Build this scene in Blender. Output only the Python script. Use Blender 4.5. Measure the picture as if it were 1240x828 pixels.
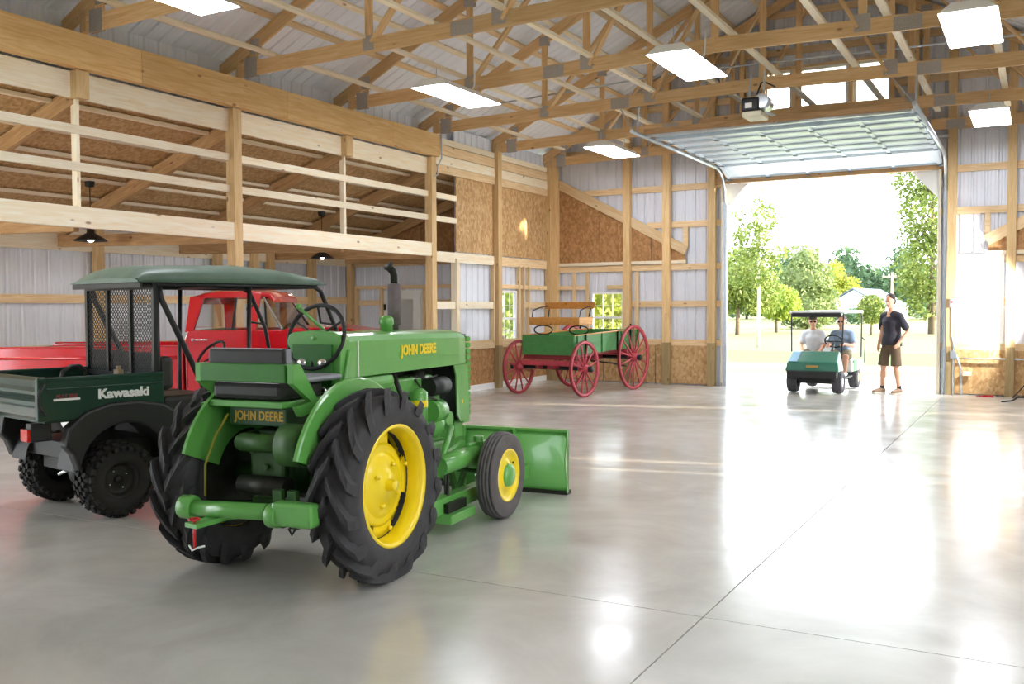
import bpy, bmesh, math, random
import numpy as np
from mathutils import Vector, Matrix
random.seed(7); rng = np.random.default_rng(7)
S = bpy.context.scene
COL = S.collection
for o in list(bpy.data.objects): bpy.data.objects.remove(o)
PI = math.pi
R = math.radians
# ------------------------------------------------------------------ camera
CAMH = 1.65; FPX = 1154.93
_y, _p, _r = R(-29.0335), R(-2.0363), R(-0.2656)
_f = Vector((math.sin(_y)*math.cos(_p), math.cos(_y)*math.cos(_p), math.sin(_p)))
_r0 = Vector((math.cos(_y), -math.sin(_y), 0)); _u0 = _r0.cross(_f)
_rt = _r0*math.cos(_r)+_u0*math.sin(_r); _up = -_r0*math.sin(_r)+_u0*math.cos(_r)
cd = bpy.data.cameras.new('camera'); cam = bpy.data.objects.new('camera', cd); COL.objects.link(cam)
cd.sensor_width = 36; cd.lens = FPX*36/1240; cd.clip_end = 600
M = Matrix((_rt, _up, -_f)).transposed().to_4x4(); M.translation = Vector((0, 0, CAMH)); cam.matrix_world = M
S.camera = cam
# ------------------------------------------------------------------ world, sun, exposure
S.view_settings.view_transform = 'Standard'; S.view_settings.look = 'None'
S.view_settings.gamma = 1; S.view_settings.exposure = 0.56; S.view_settings.use_curve_mapping = False
w = bpy.data.worlds.new('sky'); S.world = w; w.use_nodes = True
bg = w.node_tree.nodes['Background']; bg.inputs['Color'].default_value = (0.88, 0.94, 1, 1); bg.inputs['Strength'].default_value = 4.4
sd = bpy.data.lights.new('sun', 'SUN'); sd.energy = 18.0; sd.color = (1, 0.86, 0.62); sd.angle = R(0.6)
sun = bpy.data.objects.new('sun', sd); COL.objects.link(sun)
SUN_AZ, SUN_EL = R(77), R(6.5)      # azimuth from +Y towards +X
sdir = Vector((math.sin(SUN_AZ)*math.cos(SUN_EL), math.cos(SUN_AZ)*math.cos(SUN_EL), math.sin(SUN_EL)))
sun.rotation_euler = sdir.to_track_quat('Z', 'Y').to_euler(); sun.location = (30, 30, 20)

# pixel -> place on the floor (direction from the photograph, distance from the ground)
def ray(px, py): return _f+_rt*((px-620)/FPX)+_up*((414-py)/FPX)
def fl(px, py, z=0):
    d = ray(px, py); t = (z-CAMH)/d.z; return Vector((0, 0, CAMH))+d*t
# ------------------------------------------------------------------ materials
def lin(h):
    h = h.lstrip('#'); c = [int(h[i:i+2], 16)/255 for i in (0, 2, 4)]
    return tuple(x/12.92 if x <= .04045 else ((x+.055)/1.055)**2.4 for x in c)+(1,)
MATS = {}
def mat(name, col, rough=.5, metal=0, var=0, vscale=6, bump=0, bscale=40, stretch=None, coat=0, emit=None, estr=0, trans=0, alpha=1, col2=None, spec=None):
    if name in MATS: return MATS[name]
    m = bpy.data.materials.new(name); m.use_nodes = True; nt = m.node_tree; b = nt.nodes['Principled BSDF']
    c = lin(col) if isinstance(col, str) else col
    b.inputs['Base Color'].default_value = c; b.inputs['Roughness'].default_value = rough; b.inputs['Metallic'].default_value = metal
    if coat: b.inputs['Coat Weight'].default_value = coat; b.inputs['Coat Roughness'].default_value = .08
    if trans: b.inputs['Transmission Weight'].default_value = trans
    if spec is not None: b.inputs['Specular IOR Level'].default_value = spec
    if emit: b.inputs['Emission Color'].default_value = lin(emit); b.inputs['Emission Strength'].default_value = estr
    if var or bump or col2:
        tc = nt.nodes.new('ShaderNodeTexCoord'); src = tc.outputs['Object']
        oi = nt.nodes.new('ShaderNodeObjectInfo'); mp = nt.nodes.new('ShaderNodeMapping')
        ad = nt.nodes.new('ShaderNodeVectorMath'); ad.operation = 'ADD'
        ml = nt.nodes.new('ShaderNodeMath'); ml.operation = 'MULTIPLY'; ml.inputs[1].default_value = 37
        nt.links.new(oi.outputs['Random'], ml.inputs[0]); nt.links.new(src, ad.inputs[0]); nt.links.new(ml.outputs[0], ad.inputs[1])
        nt.links.new(ad.outputs[0], mp.inputs['Vector'])
        mp.inputs['Scale'].default_value = stretch or (1, 1, 1)
        n = nt.nodes.new('ShaderNodeTexNoise'); n.inputs['Scale'].default_value = vscale; n.inputs['Detail'].default_value = 5; n.inputs['Roughness'].default_value = .6
        nt.links.new(mp.outputs[0], n.inputs['Vector'])
        r = nt.nodes.new('ShaderNodeValToRGB')
        c2 = lin(col2) if col2 else tuple(min(1, x*(1-var)) for x in c[:3])+(1,)
        c1 = c if col2 else tuple(min(1, x*(1+var*.6)) for x in c[:3])+(1,)
        r.color_ramp.elements[0].position = .32; r.color_ramp.elements[1].position = .68
        r.color_ramp.elements[0].color = c2; r.color_ramp.elements[1].color = c1
        nt.links.new(n.outputs['Fac'], r.inputs['Fac']); nt.links.new(r.outputs['Color'], b.inputs['Base Color'])
        if bump:
            n2 = nt.nodes.new('ShaderNodeTexNoise'); n2.inputs['Scale'].default_value = bscale; n2.inputs['Detail'].default_value = 4
            nt.links.new(mp.outputs[0], n2.inputs['Vector'])
            bp = nt.nodes.new('ShaderNodeBump'); bp.inputs['Strength'].default_value = bump; bp.inputs['Distance'].default_value = .01
            nt.links.new(n2.outputs['Fac'], bp.inputs['Height']); nt.links.new(bp.outputs['Normal'], b.inputs['Normal'])
    MATS[name] = m; return m
def wood(name, c1, c2, rough=.62):
    if name in MATS: return MATS[name]
    m = bpy.data.materials.new(name); m.use_nodes = True; nt = m.node_tree; b = nt.nodes['Principled BSDF']
    N = nt.nodes.new; Lk = nt.links.new
    tc = N('ShaderNodeTexCoord'); oi = N('ShaderNodeObjectInfo'); ml = N('ShaderNodeMath'); ml.operation = 'MULTIPLY'; ml.inputs[1].default_value = 53
    ad = N('ShaderNodeVectorMath'); ad.operation = 'ADD'; Lk(oi.outputs['Random'], ml.inputs[0]); Lk(tc.outputs['Object'], ad.inputs[0]); Lk(ml.outputs[0], ad.inputs[1])
    mp = N('ShaderNodeMapping'); mp.inputs['Scale'].default_value = (1.2, 16, 16); Lk(ad.outputs[0], mp.inputs[0])
    n = N('ShaderNodeTexNoise'); n.inputs['Scale'].default_value = 1.6; n.inputs['Detail'].default_value = 6; n.inputs['Distortion'].default_value = 1.2; Lk(mp.outputs[0], n.inputs[0])
    r = N('ShaderNodeValToRGB'); r.color_ramp.elements[0].position = .3; r.color_ramp.elements[1].position = .66
    r.color_ramp.elements[0].color = lin(c2); r.color_ramp.elements[1].color = lin(c1); Lk(n.outputs['Fac'], r.inputs[0])
    v = N('ShaderNodeTexVoronoi'); v.inputs['Scale'].default_value = 1.0; mp2 = N('ShaderNodeMapping'); mp2.inputs['Scale'].default_value = (2.2, 5, 5); Lk(ad.outputs[0], mp2.inputs[0]); Lk(mp2.outputs[0], v.inputs[0])
    r2 = N('ShaderNodeValToRGB'); r2.color_ramp.elements[0].position = .05; r2.color_ramp.elements[1].position = .11
    r2.color_ramp.elements[0].color = (.32, .17, .09, 1); r2.color_ramp.elements[1].color = (1, 1, 1, 1); Lk(v.outputs['Distance'], r2.inputs[0])
    mx = N('ShaderNodeMix'); mx.data_type = 'RGBA'; mx.blend_type = 'MULTIPLY'; mx.inputs[0].default_value = .85; Lk(r.outputs[0], mx.inputs[6]); Lk(r2.outputs[0], mx.inputs[7])
    hs = N('ShaderNodeHueSaturation'); mr = N('ShaderNodeMapRange'); mr.inputs[3].default_value = .86; mr.inputs[4].default_value = 1.12
    Lk(oi.outputs['Random'], mr.inputs[0]); Lk(mr.outputs[0], hs.inputs['Value']); Lk(mx.outputs[2], hs.inputs['Color'])
    Lk(hs.outputs[0], b.inputs['Base Color']); b.inputs['Roughness'].default_value = rough
    bp = N('ShaderNodeBump'); bp.inputs['Strength'].default_value = .12; bp.inputs['Distance'].default_value = .004; Lk(n.outputs['Fac'], bp.inputs['Height']); Lk(bp.outputs[0], b.inputs['Normal'])
    MATS[name] = m; return m
def osbmat(name, c1, c2, c3):
    m = bpy.data.materials.new(name); m.use_nodes = True; nt = m.node_tree; b = nt.nodes['Principled BSDF']; N = nt.nodes.new; Lk = nt.links.new
    tc = N('ShaderNodeTexCoord'); mp = N('ShaderNodeMapping'); mp.inputs['Scale'].default_value = (26, 26, 15); Lk(tc.outputs['Object'], mp.inputs[0])
    v = N('ShaderNodeTexVoronoi'); v.inputs['Scale'].default_value = 1; Lk(mp.outputs[0], v.inputs[0])
    n = N('ShaderNodeTexNoise'); n.inputs['Scale'].default_value = 9; n.inputs['Detail'].default_value = 5; Lk(tc.outputs['Object'], n.inputs[0])
    sx = N('ShaderNodeSeparateColor'); Lk(v.outputs['Color'], sx.inputs[0])
    m1 = N('ShaderNodeMath'); m1.operation = 'MULTIPLY_ADD'; m1.inputs[1].default_value = .55; Lk(sx.outputs[0], m1.inputs[0])
    m2 = N('ShaderNodeMath'); m2.operation = 'MULTIPLY'; m2.inputs[1].default_value = .5; Lk(n.outputs['Fac'], m2.inputs[0]); Lk(m2.outputs[0], m1.inputs[2])
    r = N('ShaderNodeValToRGB'); r.color_ramp.elements[0].color = lin(c2); r.color_ramp.elements[1].color = lin(c1); e = r.color_ramp.elements.new(.5); e.color = lin(c3)
    r.color_ramp.elements[0].position = .12; r.color_ramp.elements[2].position = .85
    Lk(m1.outputs[0], r.inputs[0]); Lk(r.outputs[0], b.inputs['Base Color']); b.inputs['Roughness'].default_value = .7
    MATS[name] = m; return m
PINE = wood('pine', '#efd5ac', '#dcb781'); PINEL = wood('pine_light', '#faf0da', '#f0dcb6'); PLY = wood('plywood_lvl', '#ebc68c', '#d9aa68')
POSTW = wood('post_wood', '#e9c994', '#d6ae76'); TRUSSW = wood('truss_wood', '#e6c290', '#d1a56c'); AGED = wood('aged_wood', '#c8a072', '#a88052')
TREAT = wood('treated_wood', '#ab9468', '#8f7850')
WAGW = wood('varnished_oak', '#d69a4a', '#b9772c', .35)
OSB = osbmat('osb', '#d9b788', '#a8804f', '#c59d69'); OSBD = osbmat('osb_brown', '#c39464', '#8f663a', '#ab7d4d')
METAL = mat('white_steel_siding', '#e2e5ee', .38, .08, var=.05, vscale=1.5)
ROOFM = mat('white_roof_steel', '#f4f7ff', .35, .05, var=.05, vscale=1.2)
GALV = mat('galvanised', '#c9d2da', .3, .8, var=.12, vscale=8)
PLATE = mat('truss_plate_steel', '#b3aba3', .45, .5, var=.15, vscale=60)
DOORSTEEL = mat('door_steel', '#dbe6f2', .3, .12, var=.06, vscale=3)
WHITE = mat('white_paint', '#f2f2ef', .4); WHITEV = mat('white_vinyl', '#f4f4f2', .35)
BLACK = mat('black_plastic', '#1b1b1c', .5, var=.2, vscale=12); BLKMET = mat('black_tube', '#2a2a2c', .35, .2)
RUB = mat('rubber', '#3a383a', .72, var=.25, vscale=9, bump=.15); RUBD = mat('rubber_dark', '#242322', .8, var=.3, vscale=12, bump=.2)
JDG = mat('tractor_green', '#62a64e', .3, 0, var=.08, vscale=5, coat=.4); JDGD = mat('tractor_green_cast', '#365f26', .5, 0, var=.35, vscale=10, bump=.1)
JDY = mat('tractor_yellow', '#f5d60e', .35, coat=.4); DKG = mat('vehicle_dark_green', '#12382d', .32, 0, var=.1, vscale=4, coat=.2)
RED = mat('truck_red', '#c4101c', .18, 0, var=.04, vscale=2, coat=.8); WRED = mat('wagon_red', '#b8404c', .45, var=.15, vscale=14); WREDD = mat('wagon_dark_red', '#8c2430', .45, var=.2, vscale=10)
WGREEN = mat('wagon_green', '#3f8040', .4, var=.15, vscale=8); CHROME = mat('chrome', '#e8e8e8', .1, 1)
GLASS = mat('glass', (1, 1, 1, 1), .02, trans=1); CANV = mat('canvas_green', '#6b8274', .42, var=.18, vscale=4, bump=.25, bscale=9)
DIRTY = mat('oily_iron', '#2c2c24', .5, .4, var=.4, vscale=14); MUFF = mat('muffler', '#6b6060', .6, .3, var=.2, vscale=20)
LAMPON = mat('fluorescent_diffuser', '#ffffff', .4, emit='#f3f6ff', estr=19.0); BULB = mat('lit_bulb', '#ffffff', .4, emit='#fff2dc', estr=60)
SEATB = mat('black_vinyl', '#2b2927', .45, var=.2, vscale=18, bump=.1); SEATG = mat('grey_vinyl', '#8c8c93', .4)
# ------------------------------------------------------------------ mesh building
class MB:
    def __init__(s): s.v = []; s.f = []; s.sm = []
    def add(s, vs, fs, smooth=False, T=None):
        o = len(s.v)
        for p in vs:
            p = Vector(p); s.v.append(tuple(T @ p) if T is not None else tuple(p))
        for f in fs: s.f.append(tuple(i+o for i in f)); s.sm.append(smooth)
        return s
    def box(s, x0, x1, y0, y1, z0, z1, T=None):
        return s.add([(x0, y0, z0), (x1, y0, z0), (x1, y1, z0), (x0, y1, z0), (x0, y0, z1), (x1, y0, z1), (x1, y1, z1), (x0, y1, z1)],
                     [(3, 2, 1, 0), (4, 5, 6, 7), (0, 1, 5, 4), (1, 2, 6, 5), (2, 3, 7, 6), (3, 0, 4, 7)], False, T)
    def cbox(s, c, d, T=None): return s.box(c[0]-d[0]/2, c[0]+d[0]/2, c[1]-d[1]/2, c[1]+d[1]/2, c[2]-d[2]/2, c[2]+d[2]/2, T)
    def bar(s, p0, p1, w, h, up=(0, 0, 1)):
        T, L = frame(p0, p1, up); return s.box(0, L, -w/2, w/2, -h/2, h/2, T)
    def tube(s, pts, r, n=10, closed=False, cap=True):
        pts = [Vector(p) for p in pts]; m = len(pts); rs = r if isinstance(r, (list, tuple)) else [r]*m
        vs = []; prev = None
        for i, p in enumerate(pts):
            a = pts[i-1] if (i > 0 or closed) else p; b = pts[(i+1) % m] if (i < m-1 or closed) else p
            t = (b-a).normalized()
            if prev is None:
                u = t.orthogonal().normalized()
            else:
                u = prev-t*prev.dot(t); u = u.normalized() if u.length > 1e-6 else t.orthogonal().normalized()
            prev = u; v = t.cross(u)
            for k in range(n):
                a_ = 2*PI*k/n; vs.append(p+(u*math.cos(a_)+v*math.sin(a_))*rs[i])
        fs = []
        for i in range(m if closed else m-1):
            j = (i+1) % m
            for k in range(n): fs.append((i*n+k, i*n+(k+1) % n, j*n+(k+1) % n, j*n+k))
        s.add(vs, fs, True)
        if cap and not closed:
            o = len(s.v)-m*n
            s.f.append(tuple(o+k for k in reversed(range(n)))); s.sm.append(False)
            s.f.append(tuple(o+(m-1)*n+k for k in range(n))); s.sm.append(False)
        return s
    def lathe(s, prof, n=32, T=None, a0=0, a1=2*PI, smooth=True):
        # prof: (radius, height) about local Z
        full = abs(a1-a0-2*PI) < 1e-6; cnt = n if full else n+1; vs = []; fs = []; m = len(prof)
        for i in range(cnt):
            a = a0+(a1-a0)*i/n
            for r, z in prof: vs.append((r*math.cos(a), r*math.sin(a), z))
        for i in range(n):
            j = (i+1) % cnt
            for k in range(m-1):
                q = [i*m+k, j*m+k, j*m+k+1, i*m+k+1]
                fs.append(tuple(q))
        return s.add(vs, fs, smooth, T)
    def prism(s, poly, d0, d1, T=None):
        # poly in local XY, extruded along Z
        n = len(poly); vs = [(x, y, d0) for x, y in poly]+[(x, y, d1) for x, y in poly]
        fs = [tuple(reversed(range(n))), tuple(range(n, 2*n))]+[(i, (i+1) % n, n+(i+1) % n, n+i) for i in range(n)]
        return s.add(vs, fs, False, T)
    def ell(s, c, r, n=14, m=8, T=None):
        c = Vector(c); vs = []; fs = []
        for i in range(m+1):
            t = PI*i/m
            for k in range(n):
                a = 2*PI*k/n; vs.append((c.x+r[0]*math.sin(t)*math.cos(a), c.y+r[1]*math.sin(t)*math.sin(a), c.z+r[2]*math.cos(t)))
        for i in range(m):
            for k in range(n): fs.append((i*n+k, (i+1)*n+k, (i+1)*n+(k+1) % n, i*n+(k+1) % n))
        return s.add(vs, fs, True, T)
    def limb(s, pts, rs, n=12):
        # tapered capsule chain with round ends
        pts = [Vector(p) for p in pts]; P = []; Q = []
        d0 = (pts[0]-pts[1]).normalized(); d1 = (pts[-1]-pts[-2]).normalized()
        for a in (.98, .8, .45): P.append(pts[0]+d0*rs[0]*a); Q.append(rs[0]*math.sqrt(max(.02, 1-a*a)))
        for p, r in zip(pts, rs): P.append(p); Q.append(r)
        for a in (.45, .8, .98): P.append(pts[-1]+d1*rs[-1]*a); Q.append(rs[-1]*math.sqrt(max(.02, 1-a*a)))
        return s.tube(P, Q, n)
    def mesh(s, name):
        me = bpy.data.meshes.new(name); me.from_pydata(s.v, [], s.f); me.polygons.foreach_set('use_smooth', s.sm); me.update(); return me
    def build(s, name, m, parent=None, bevel=0, fix=True, loc=None):
        me = s.mesh(name)
        if fix:
            bm = bmesh.new(); bm.from_mesh(me); bmesh.ops.recalc_face_normals(bm, faces=bm.faces); bm.to_mesh(me); bm.free()
        me.materials.append(m); o = bpy.data.objects.new(name, me); COL.objects.link(o); o.parent = parent
        if loc: o.location = loc
        if bevel:
            b = o.modifiers.new('bevel', 'BEVEL'); b.width = bevel; b.segments = 2; b.limit_method = 'ANGLE'; b.angle_limit = R(40); b.harden_normals = False
        return o
def frame(p0, p1, up=(0, 0, 1)):
    p0 = Vector(p0); p1 = Vector(p1); x = (p1-p0); L = x.length; x.normalize(); u = Vector(up)
    if abs(x.dot(u)) > .98: u = Vector((0, 1, 0)) if abs(x.y) < .9 else Vector((1, 0, 0))
    y = u.cross(x).normalized(); z = x.cross(y)
    T = Matrix((x, y, z)).transposed().to_4x4(); T.translation = p0; return T, L
def axisT(c, d):      # local Z along d
    q = Vector(d).to_track_quat('Z', 'Y'); T = q.to_matrix().to_4x4(); T.translation = Vector(c); return T
BOXC = {}
def board(name, p0, p1, w, h, m, parent=None, up=(0, 0, 1)):
    T, L = frame(p0, p1, up); k = (round(L, 3), w, h, m.name)
    if k not in BOXC:
        me = MB().box(0, L, -w/2, w/2, -h/2, h/2).mesh(name); me.materials.append(m); BOXC[k] = me
    o = bpy.data.objects.new(name, BOXC[k]); COL.objects.link(o); o.parent = parent; o.matrix_local = T; return o
def tag(o, label=None, cat=None, group=None, kind=None):
    if label: o['label'] = label
    if cat: o['category'] = cat
    if group: o['group'] = group
    if kind: o['kind'] = kind
    return o
def thing(name, label, cat, loc=(0, 0, 0), rz=0, group=None):
    o = bpy.data.objects.new(name, None); COL.objects.link(o); o.location = loc; o.rotation_euler = (0, 0, rz); o.empty_display_size = .1
    return tag(o, label, cat, group)
def struct(name, label):
    o = bpy.data.objects.new(name, None); COL.objects.link(o); o.empty_display_size = .1
    return tag(o, label, kind='structure')
def copy_tree(o, parent=None):
    c = o.copy(); COL.objects.link(c); c.parent = parent
    for ch in list(o.children): copy_tree(ch, c)
    return c
def text(name, body, size, m, parent, T, extrude=.002, sx=1, bold=0):
    cu = bpy.data.curves.new(name, 'FONT'); cu.body = body; cu.size = size; cu.extrude = extrude; cu.offset = bold; cu.align_x = 'CENTER'; cu.align_y = 'CENTER'
    o = bpy.data.objects.new(name, cu); COL.objects.link(o)
    dg = bpy.context.evaluated_depsgraph_get(); me = bpy.data.meshes.new_from_object(o.evaluated_get(dg)); bpy.data.objects.remove(o)
    me.transform(Matrix.Diagonal((sx, 1, 1, 1))); me.materials.clear(); me.materials.append(m)
    o = bpy.data.objects.new(name, me); COL.objects.link(o); o.parent = parent; o.matrix_local = T; return o
# ------------------------------------------------------------------ dimensions of the barn
XL, XR, XC = -9.75, 2.25, -3.75; YE, YB = 19.55, -2.6
BAYS = [9.775+2.438*k for k in range(-5, 5)]       # posts and trusses; last one stands at the far wall
def zl(x): return 5.0+.5*((x-XL) if x <= XC else (XR-x))      # underside of the top chord
def zsheet(x): return zl(x)+.27
XW, YW = -13.65, 17.09                                  # the lean-to wing
def zw(x): return 4.34+.34*(x-XL)                       # underside of the wing sheathing
# ------------------------------------------------------------------ ribbed sheets
def ribsheet(name, m, parent, u0, u1, v0, v1, F):
    # F(u, v, d) -> xyz ; v0, v1 numbers or functions of u ; ribs every 0.2286 m
    us = [(u0, 0), (u1, 0)]
    k = math.floor(u0/.2286)-1
    while k*.2286 < u1+.05:
        c = k*.2286
        for a, d in ((-.032, 0), (-.014, 1), (.014, 1), (.032, 0)):
            if u0 < c+a < u1: us.append((c+a, d))
        for a in (-.0762, .0762):
            for b, d in ((-.012, 0), (0, .2), (.012, 0)):
                if u0 < c+a+b < u1: us.append((c+a+b, d))
        k += 1
    us.sort(); g0 = v0 if callable(v0) else (lambda u: v0); g1 = v1 if callable(v1) else (lambda u: v1)
    vs = []; fs = []
    for u, d in us: vs.append(F(u, g0(u), d*.02)); vs.append(F(u, g1(u), d*.02))
    for i in range(len(us)-1): fs.append((2*i, 2*i+2, 2*i+3, 2*i+1))
    return MB().add(vs, fs).build(name, m, parent, fix=False)
def sidings(parent, u0, u1, v0, v1, F, holes=(), m=METAL, name='siding_sheet', step=.9144):
    cuts = sorted({u0, u1}|{u0+step*k for k in range(1, 60) if u0+step*k < u1}|{h[i] for h in holes for i in (0, 1) if u0 < h[i] < u1})
    for a, b in zip(cuts[:-1], cuts[1:]):
        if b-a < .005: continue
        mid = (a+b)/2; hs = sorted((h[2], h[3]) for h in holes if h[0] <= mid <= h[1]); z = v0
        for h0, h1 in hs:
            if h0-(z if not callable(z) else 0) > .02: ribsheet(name, m, parent, a, b, z, h0, F)
            z = h1
        top = v1(mid) if callable(v1) else v1
        if top-(z(mid) if callable(z) else z) > .02: ribsheet(name, m, parent, a, b, z, v1, F)
# ------------------------------------------------------------------ floor: four slabs with saw-cut joints
CONC = bpy.data.materials.new('polished_concrete'); CONC.use_nodes = True
def conc():
    nt = CONC.node_tree; b = nt.nodes['Principled BSDF']; N = nt.nodes.new; Lk = nt.links.new
    tc = N('ShaderNodeTexCoord'); n = N('ShaderNodeTexNoise'); n.inputs['Scale'].default_value = .9; n.inputs['Detail'].default_value = 8; n.inputs['Roughness'].default_value = .65; n.inputs['Distortion'].default_value = .6
    Lk(tc.outputs['Object'], n.inputs[0]); r = N('ShaderNodeValToRGB'); r.color_ramp.elements[0].position = .3; r.color_ramp.elements[1].position = .72
    r.color_ramp.elements[0].color = lin('#aeaba3'); r.color_ramp.elements[1].color = lin('#c9c6bf'); Lk(n.outputs['Fac'], r.inputs[0]); Lk(r.outputs[0], b.inputs['Base Color'])
    n2 = N('ShaderNodeTexNoise'); n2.inputs['Scale'].default_value = 2.5; n2.inputs['Detail'].default_value = 6; Lk(tc.outputs['Object'], n2.inputs[0])
    mr = N('ShaderNodeMapRange'); mr.inputs[1].default_value = .3; mr.inputs[2].default_value = .7; mr.inputs[3].default_value = .14; mr.inputs[4].default_value = .26; Lk(n2.outputs['Fac'], mr.inputs[0]); Lk(mr.outputs[0], b.inputs['Roughness'])
    n3 = N('ShaderNodeTexNoise'); n3.inputs['Scale'].default_value = 5; n3.inputs['Detail'].default_value = 3; Lk(tc.outputs['Object'], n3.inputs[0])
    bp = N('ShaderNodeBump'); bp.inputs['Strength'].default_value = .05; bp.inputs['Distance'].default_value = .02; Lk(n3.outputs['Fac'], bp.inputs['Height']); Lk(bp.outputs[0], b.inputs['Normal'])
    b.inputs['Specular IOR Level'].default_value = .75
conc()
fo = struct('floor', 'polished grey concrete floor with saw-cut joints')
JX, JY = -1.556, 4.886; g = .0035
for x0, x1 in ((XW-.1, JX-g), (JX+g, XR+.1)):
    for y0, y1 in ((YB, JY-g), (JY+g, YE+.12)):
        MB().box(x0, x1, y0, y1, -.15, 0).build('slab', CONC, fo)
MB().box(XW, XR, YB, YE, -.16, -.012).build('joint_base', mat('joint_filler', '#77736b', .8), fo)
# ------------------------------------------------------------------ far wall
wf = struct('wall_far', 'far gable wall of white ribbed steel on pine framing with the big door opening')
DX0, DX1, DZ = -5.80, -1.70, 4.20
WE = (-8.82, -8.04, .86, 2.0); TR = (-4.95, -2.56, 5.50, 6.38)
sidings(wf, XL-.2, XR+.2, -.02, lambda u: zsheet(max(XL, min(XR, u)))+.02, lambda u, v, d: (u, YE+.045+d, v), [(DX0, DX1, -.02, DZ), WE, TR, (-1.553, -.614, .96, 2.6)])
for x in (XL+.075, -7.92, -7.02, -6.03, -1.47, -.49, 1.1, XR-.075):
    board('post_base', (x, YE-.075, 0), (x, YE-.075, .9), .15, .152, TREAT, wf)
    board('post', (x, YE-.075, .9), (x, YE-.075, zl(x)+.1), .15, .15, POSTW, wf)
for x in (-5.4, -4.98, -2.53, -2.1):
    board('post', (x, YE-.07, DZ+.24), (x, YE-.07, zl(x)+.1), .09, .14, POSTW, wf)
for z in (.90, 1.725, 2.51, 3.415, 4.195, 5.08, 5.9, 6.75, 7.5):
    segs = [(XL, DX0-.02), (DX1+.02, XR)] if z < 4.22 else [(XL, XR)]
    if z > 5: xx = 1.95*(z-5.0); segs = [(XL+xx*1.0, XC-1.25), (XC+1.25, XR-xx)] if 5.5 < z < 6.4 else [(XL+max(.1, xx), XR-max(.1, xx))]
    for a, b in segs:
        cut = [(a, b)]
        if abs(z-1.725) < .01:
            cut = [(a, WE[0]-.04), (WE[1]+.04, b)] if a < -6 else [(-.6, b)]
        elif abs(z-3.415) < .01 and a < -6: cut = [(-7.5, b)]
        elif abs(z-2.51) < .01 and a > -3: cut = [(-.6, b)]
        for p, q in cut:
            if q-p > .1: board('girt', (p, YE+.02, z), (q, YE+.02, z), .045, .13, PINE, wf)
board('door_header', (DX0-.25, YE-.03, DZ+.12), (DX1+.25, YE-.03, DZ+.12), .09, .24, AGED, wf)
board('transom_frame', (TR[0], YE, TR[3]+.03), (TR[1], YE, TR[3]+.03), .12, .06, PINE, wf); board('transom_frame', (TR[0], YE, TR[2]-.03), (TR[1], YE, TR[2]-.03), .12, .06, PINE, wf)
# osb where the porch roof meets the wall, with its sloping ledger, left and mirrored right
def wall_poly(name, poly, y0, y1, m): return MB().add([(x, y0, z) for x, z in poly]+[(x, y1, z) for x, z in poly], [tuple(range(len(poly)))]+[tuple(len(poly)+i for i in reversed(range(len(poly))))]+[(i, len(poly)+i, len(poly)+(i+1) % len(poly), (i+1) % len(poly)) for i in range(len(poly))]).build(name, m, wf)
def lz(x): return 4.38-.527*(x+9.69)
for i, (a, b) in enumerate(((-9.70, -8.62), (-8.61, -7.4), (-7.39, -6.63))):
    zb = 2.64
    wall_poly('osb_panel', [(a, zb), (b, zb), (b, max(zb+.02, lz(b))), (a, lz(a))], YE-.004, YE+.018, OSBD)
    for hz in (3.1, 3.55, 4.0):
        if lz(b) > hz: pass
board('ledger', (-9.70, YE-.02, lz(-9.70)+.1), (-6.60, YE-.02, lz(-6.60)+.1), .045, .20, PINE, wf)
board('ledger', (-9.70, YE-.02, 2.62), (-6.60, YE-.02, 2.62), .045, .07, PINEL, wf)
MB().box(-6.68, -6.57, YE-.03, YE+.01, 2.95, 3.38).build('cleat', PINE, wf)
for a, b in ((-.87, XR-.02),):
    lr = lambda x: lz(-7.5-x)
    wall_poly('osb_panel', [(a, 2.64), (b, 2.64), (b, lr(b)), (a, lr(a))], YE-.004, YE+.018, OSBD)
    board('ledger', (a-.03, YE-.02, lr(a-.03)+.1), (b, YE-.02, lr(b)+.1), .045, .20, PINE, wf)
    board('ledger', (a-.03, YE-.02, 2.62), (b, YE-.02, 2.62), .045, .07, PINEL, wf)
MB().box(-.93, -.84, YE-.03, YE+.01, 2.95, 3.38).build('cleat', PINE, wf)
for a, b in ((XL, -8.53), (-8.52, -7.3), (-7.29, DX0-.15), (DX1+.16, -.5), (-.49, .73), (.74, XR)):
    MB().box(a, b-.006, YE-.002, YE+.016, 0.02, .835).build('osb_panel', OSB, wf)
for x in (-9.22, -8.90, -7.97+.02): board('stud', (x, YE-.02, .96), (x, YE-.02, 2.43), .09, .04, PINE, wf)
board('stud', (-7.72, YE-.02, .96), (-7.72, YE-.02, 2.43), .09, .04, PINE, wf)
board('stud', (-8.43, YE-.01, 2.1), (-7.9, YE-.01, 2.1), .05, .09, PINE, wf)
board('stud', (-9.7, YE-.01, 2.1), (-8.9, YE-.01, 2.1), .05, .09, PINE, wf)
# jamb boards of the big door
for x in (DX0-.02, DX1+.02):
    board('jamb', (x, YE+.0, 0), (x, YE+.0, DZ), .12, .04 if 0 else .045, PINEL, wf, up=(1, 0, 0))
# white sheet added to stand for the blown-out bright patch beside the door
board('bright_patch_panel', (-1.08, YE+.03, .97), (-1.08, YE+.03, 2.6), .93, .02, mat('bright_patch_white', '#ffffff', .35), wf)
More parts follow.
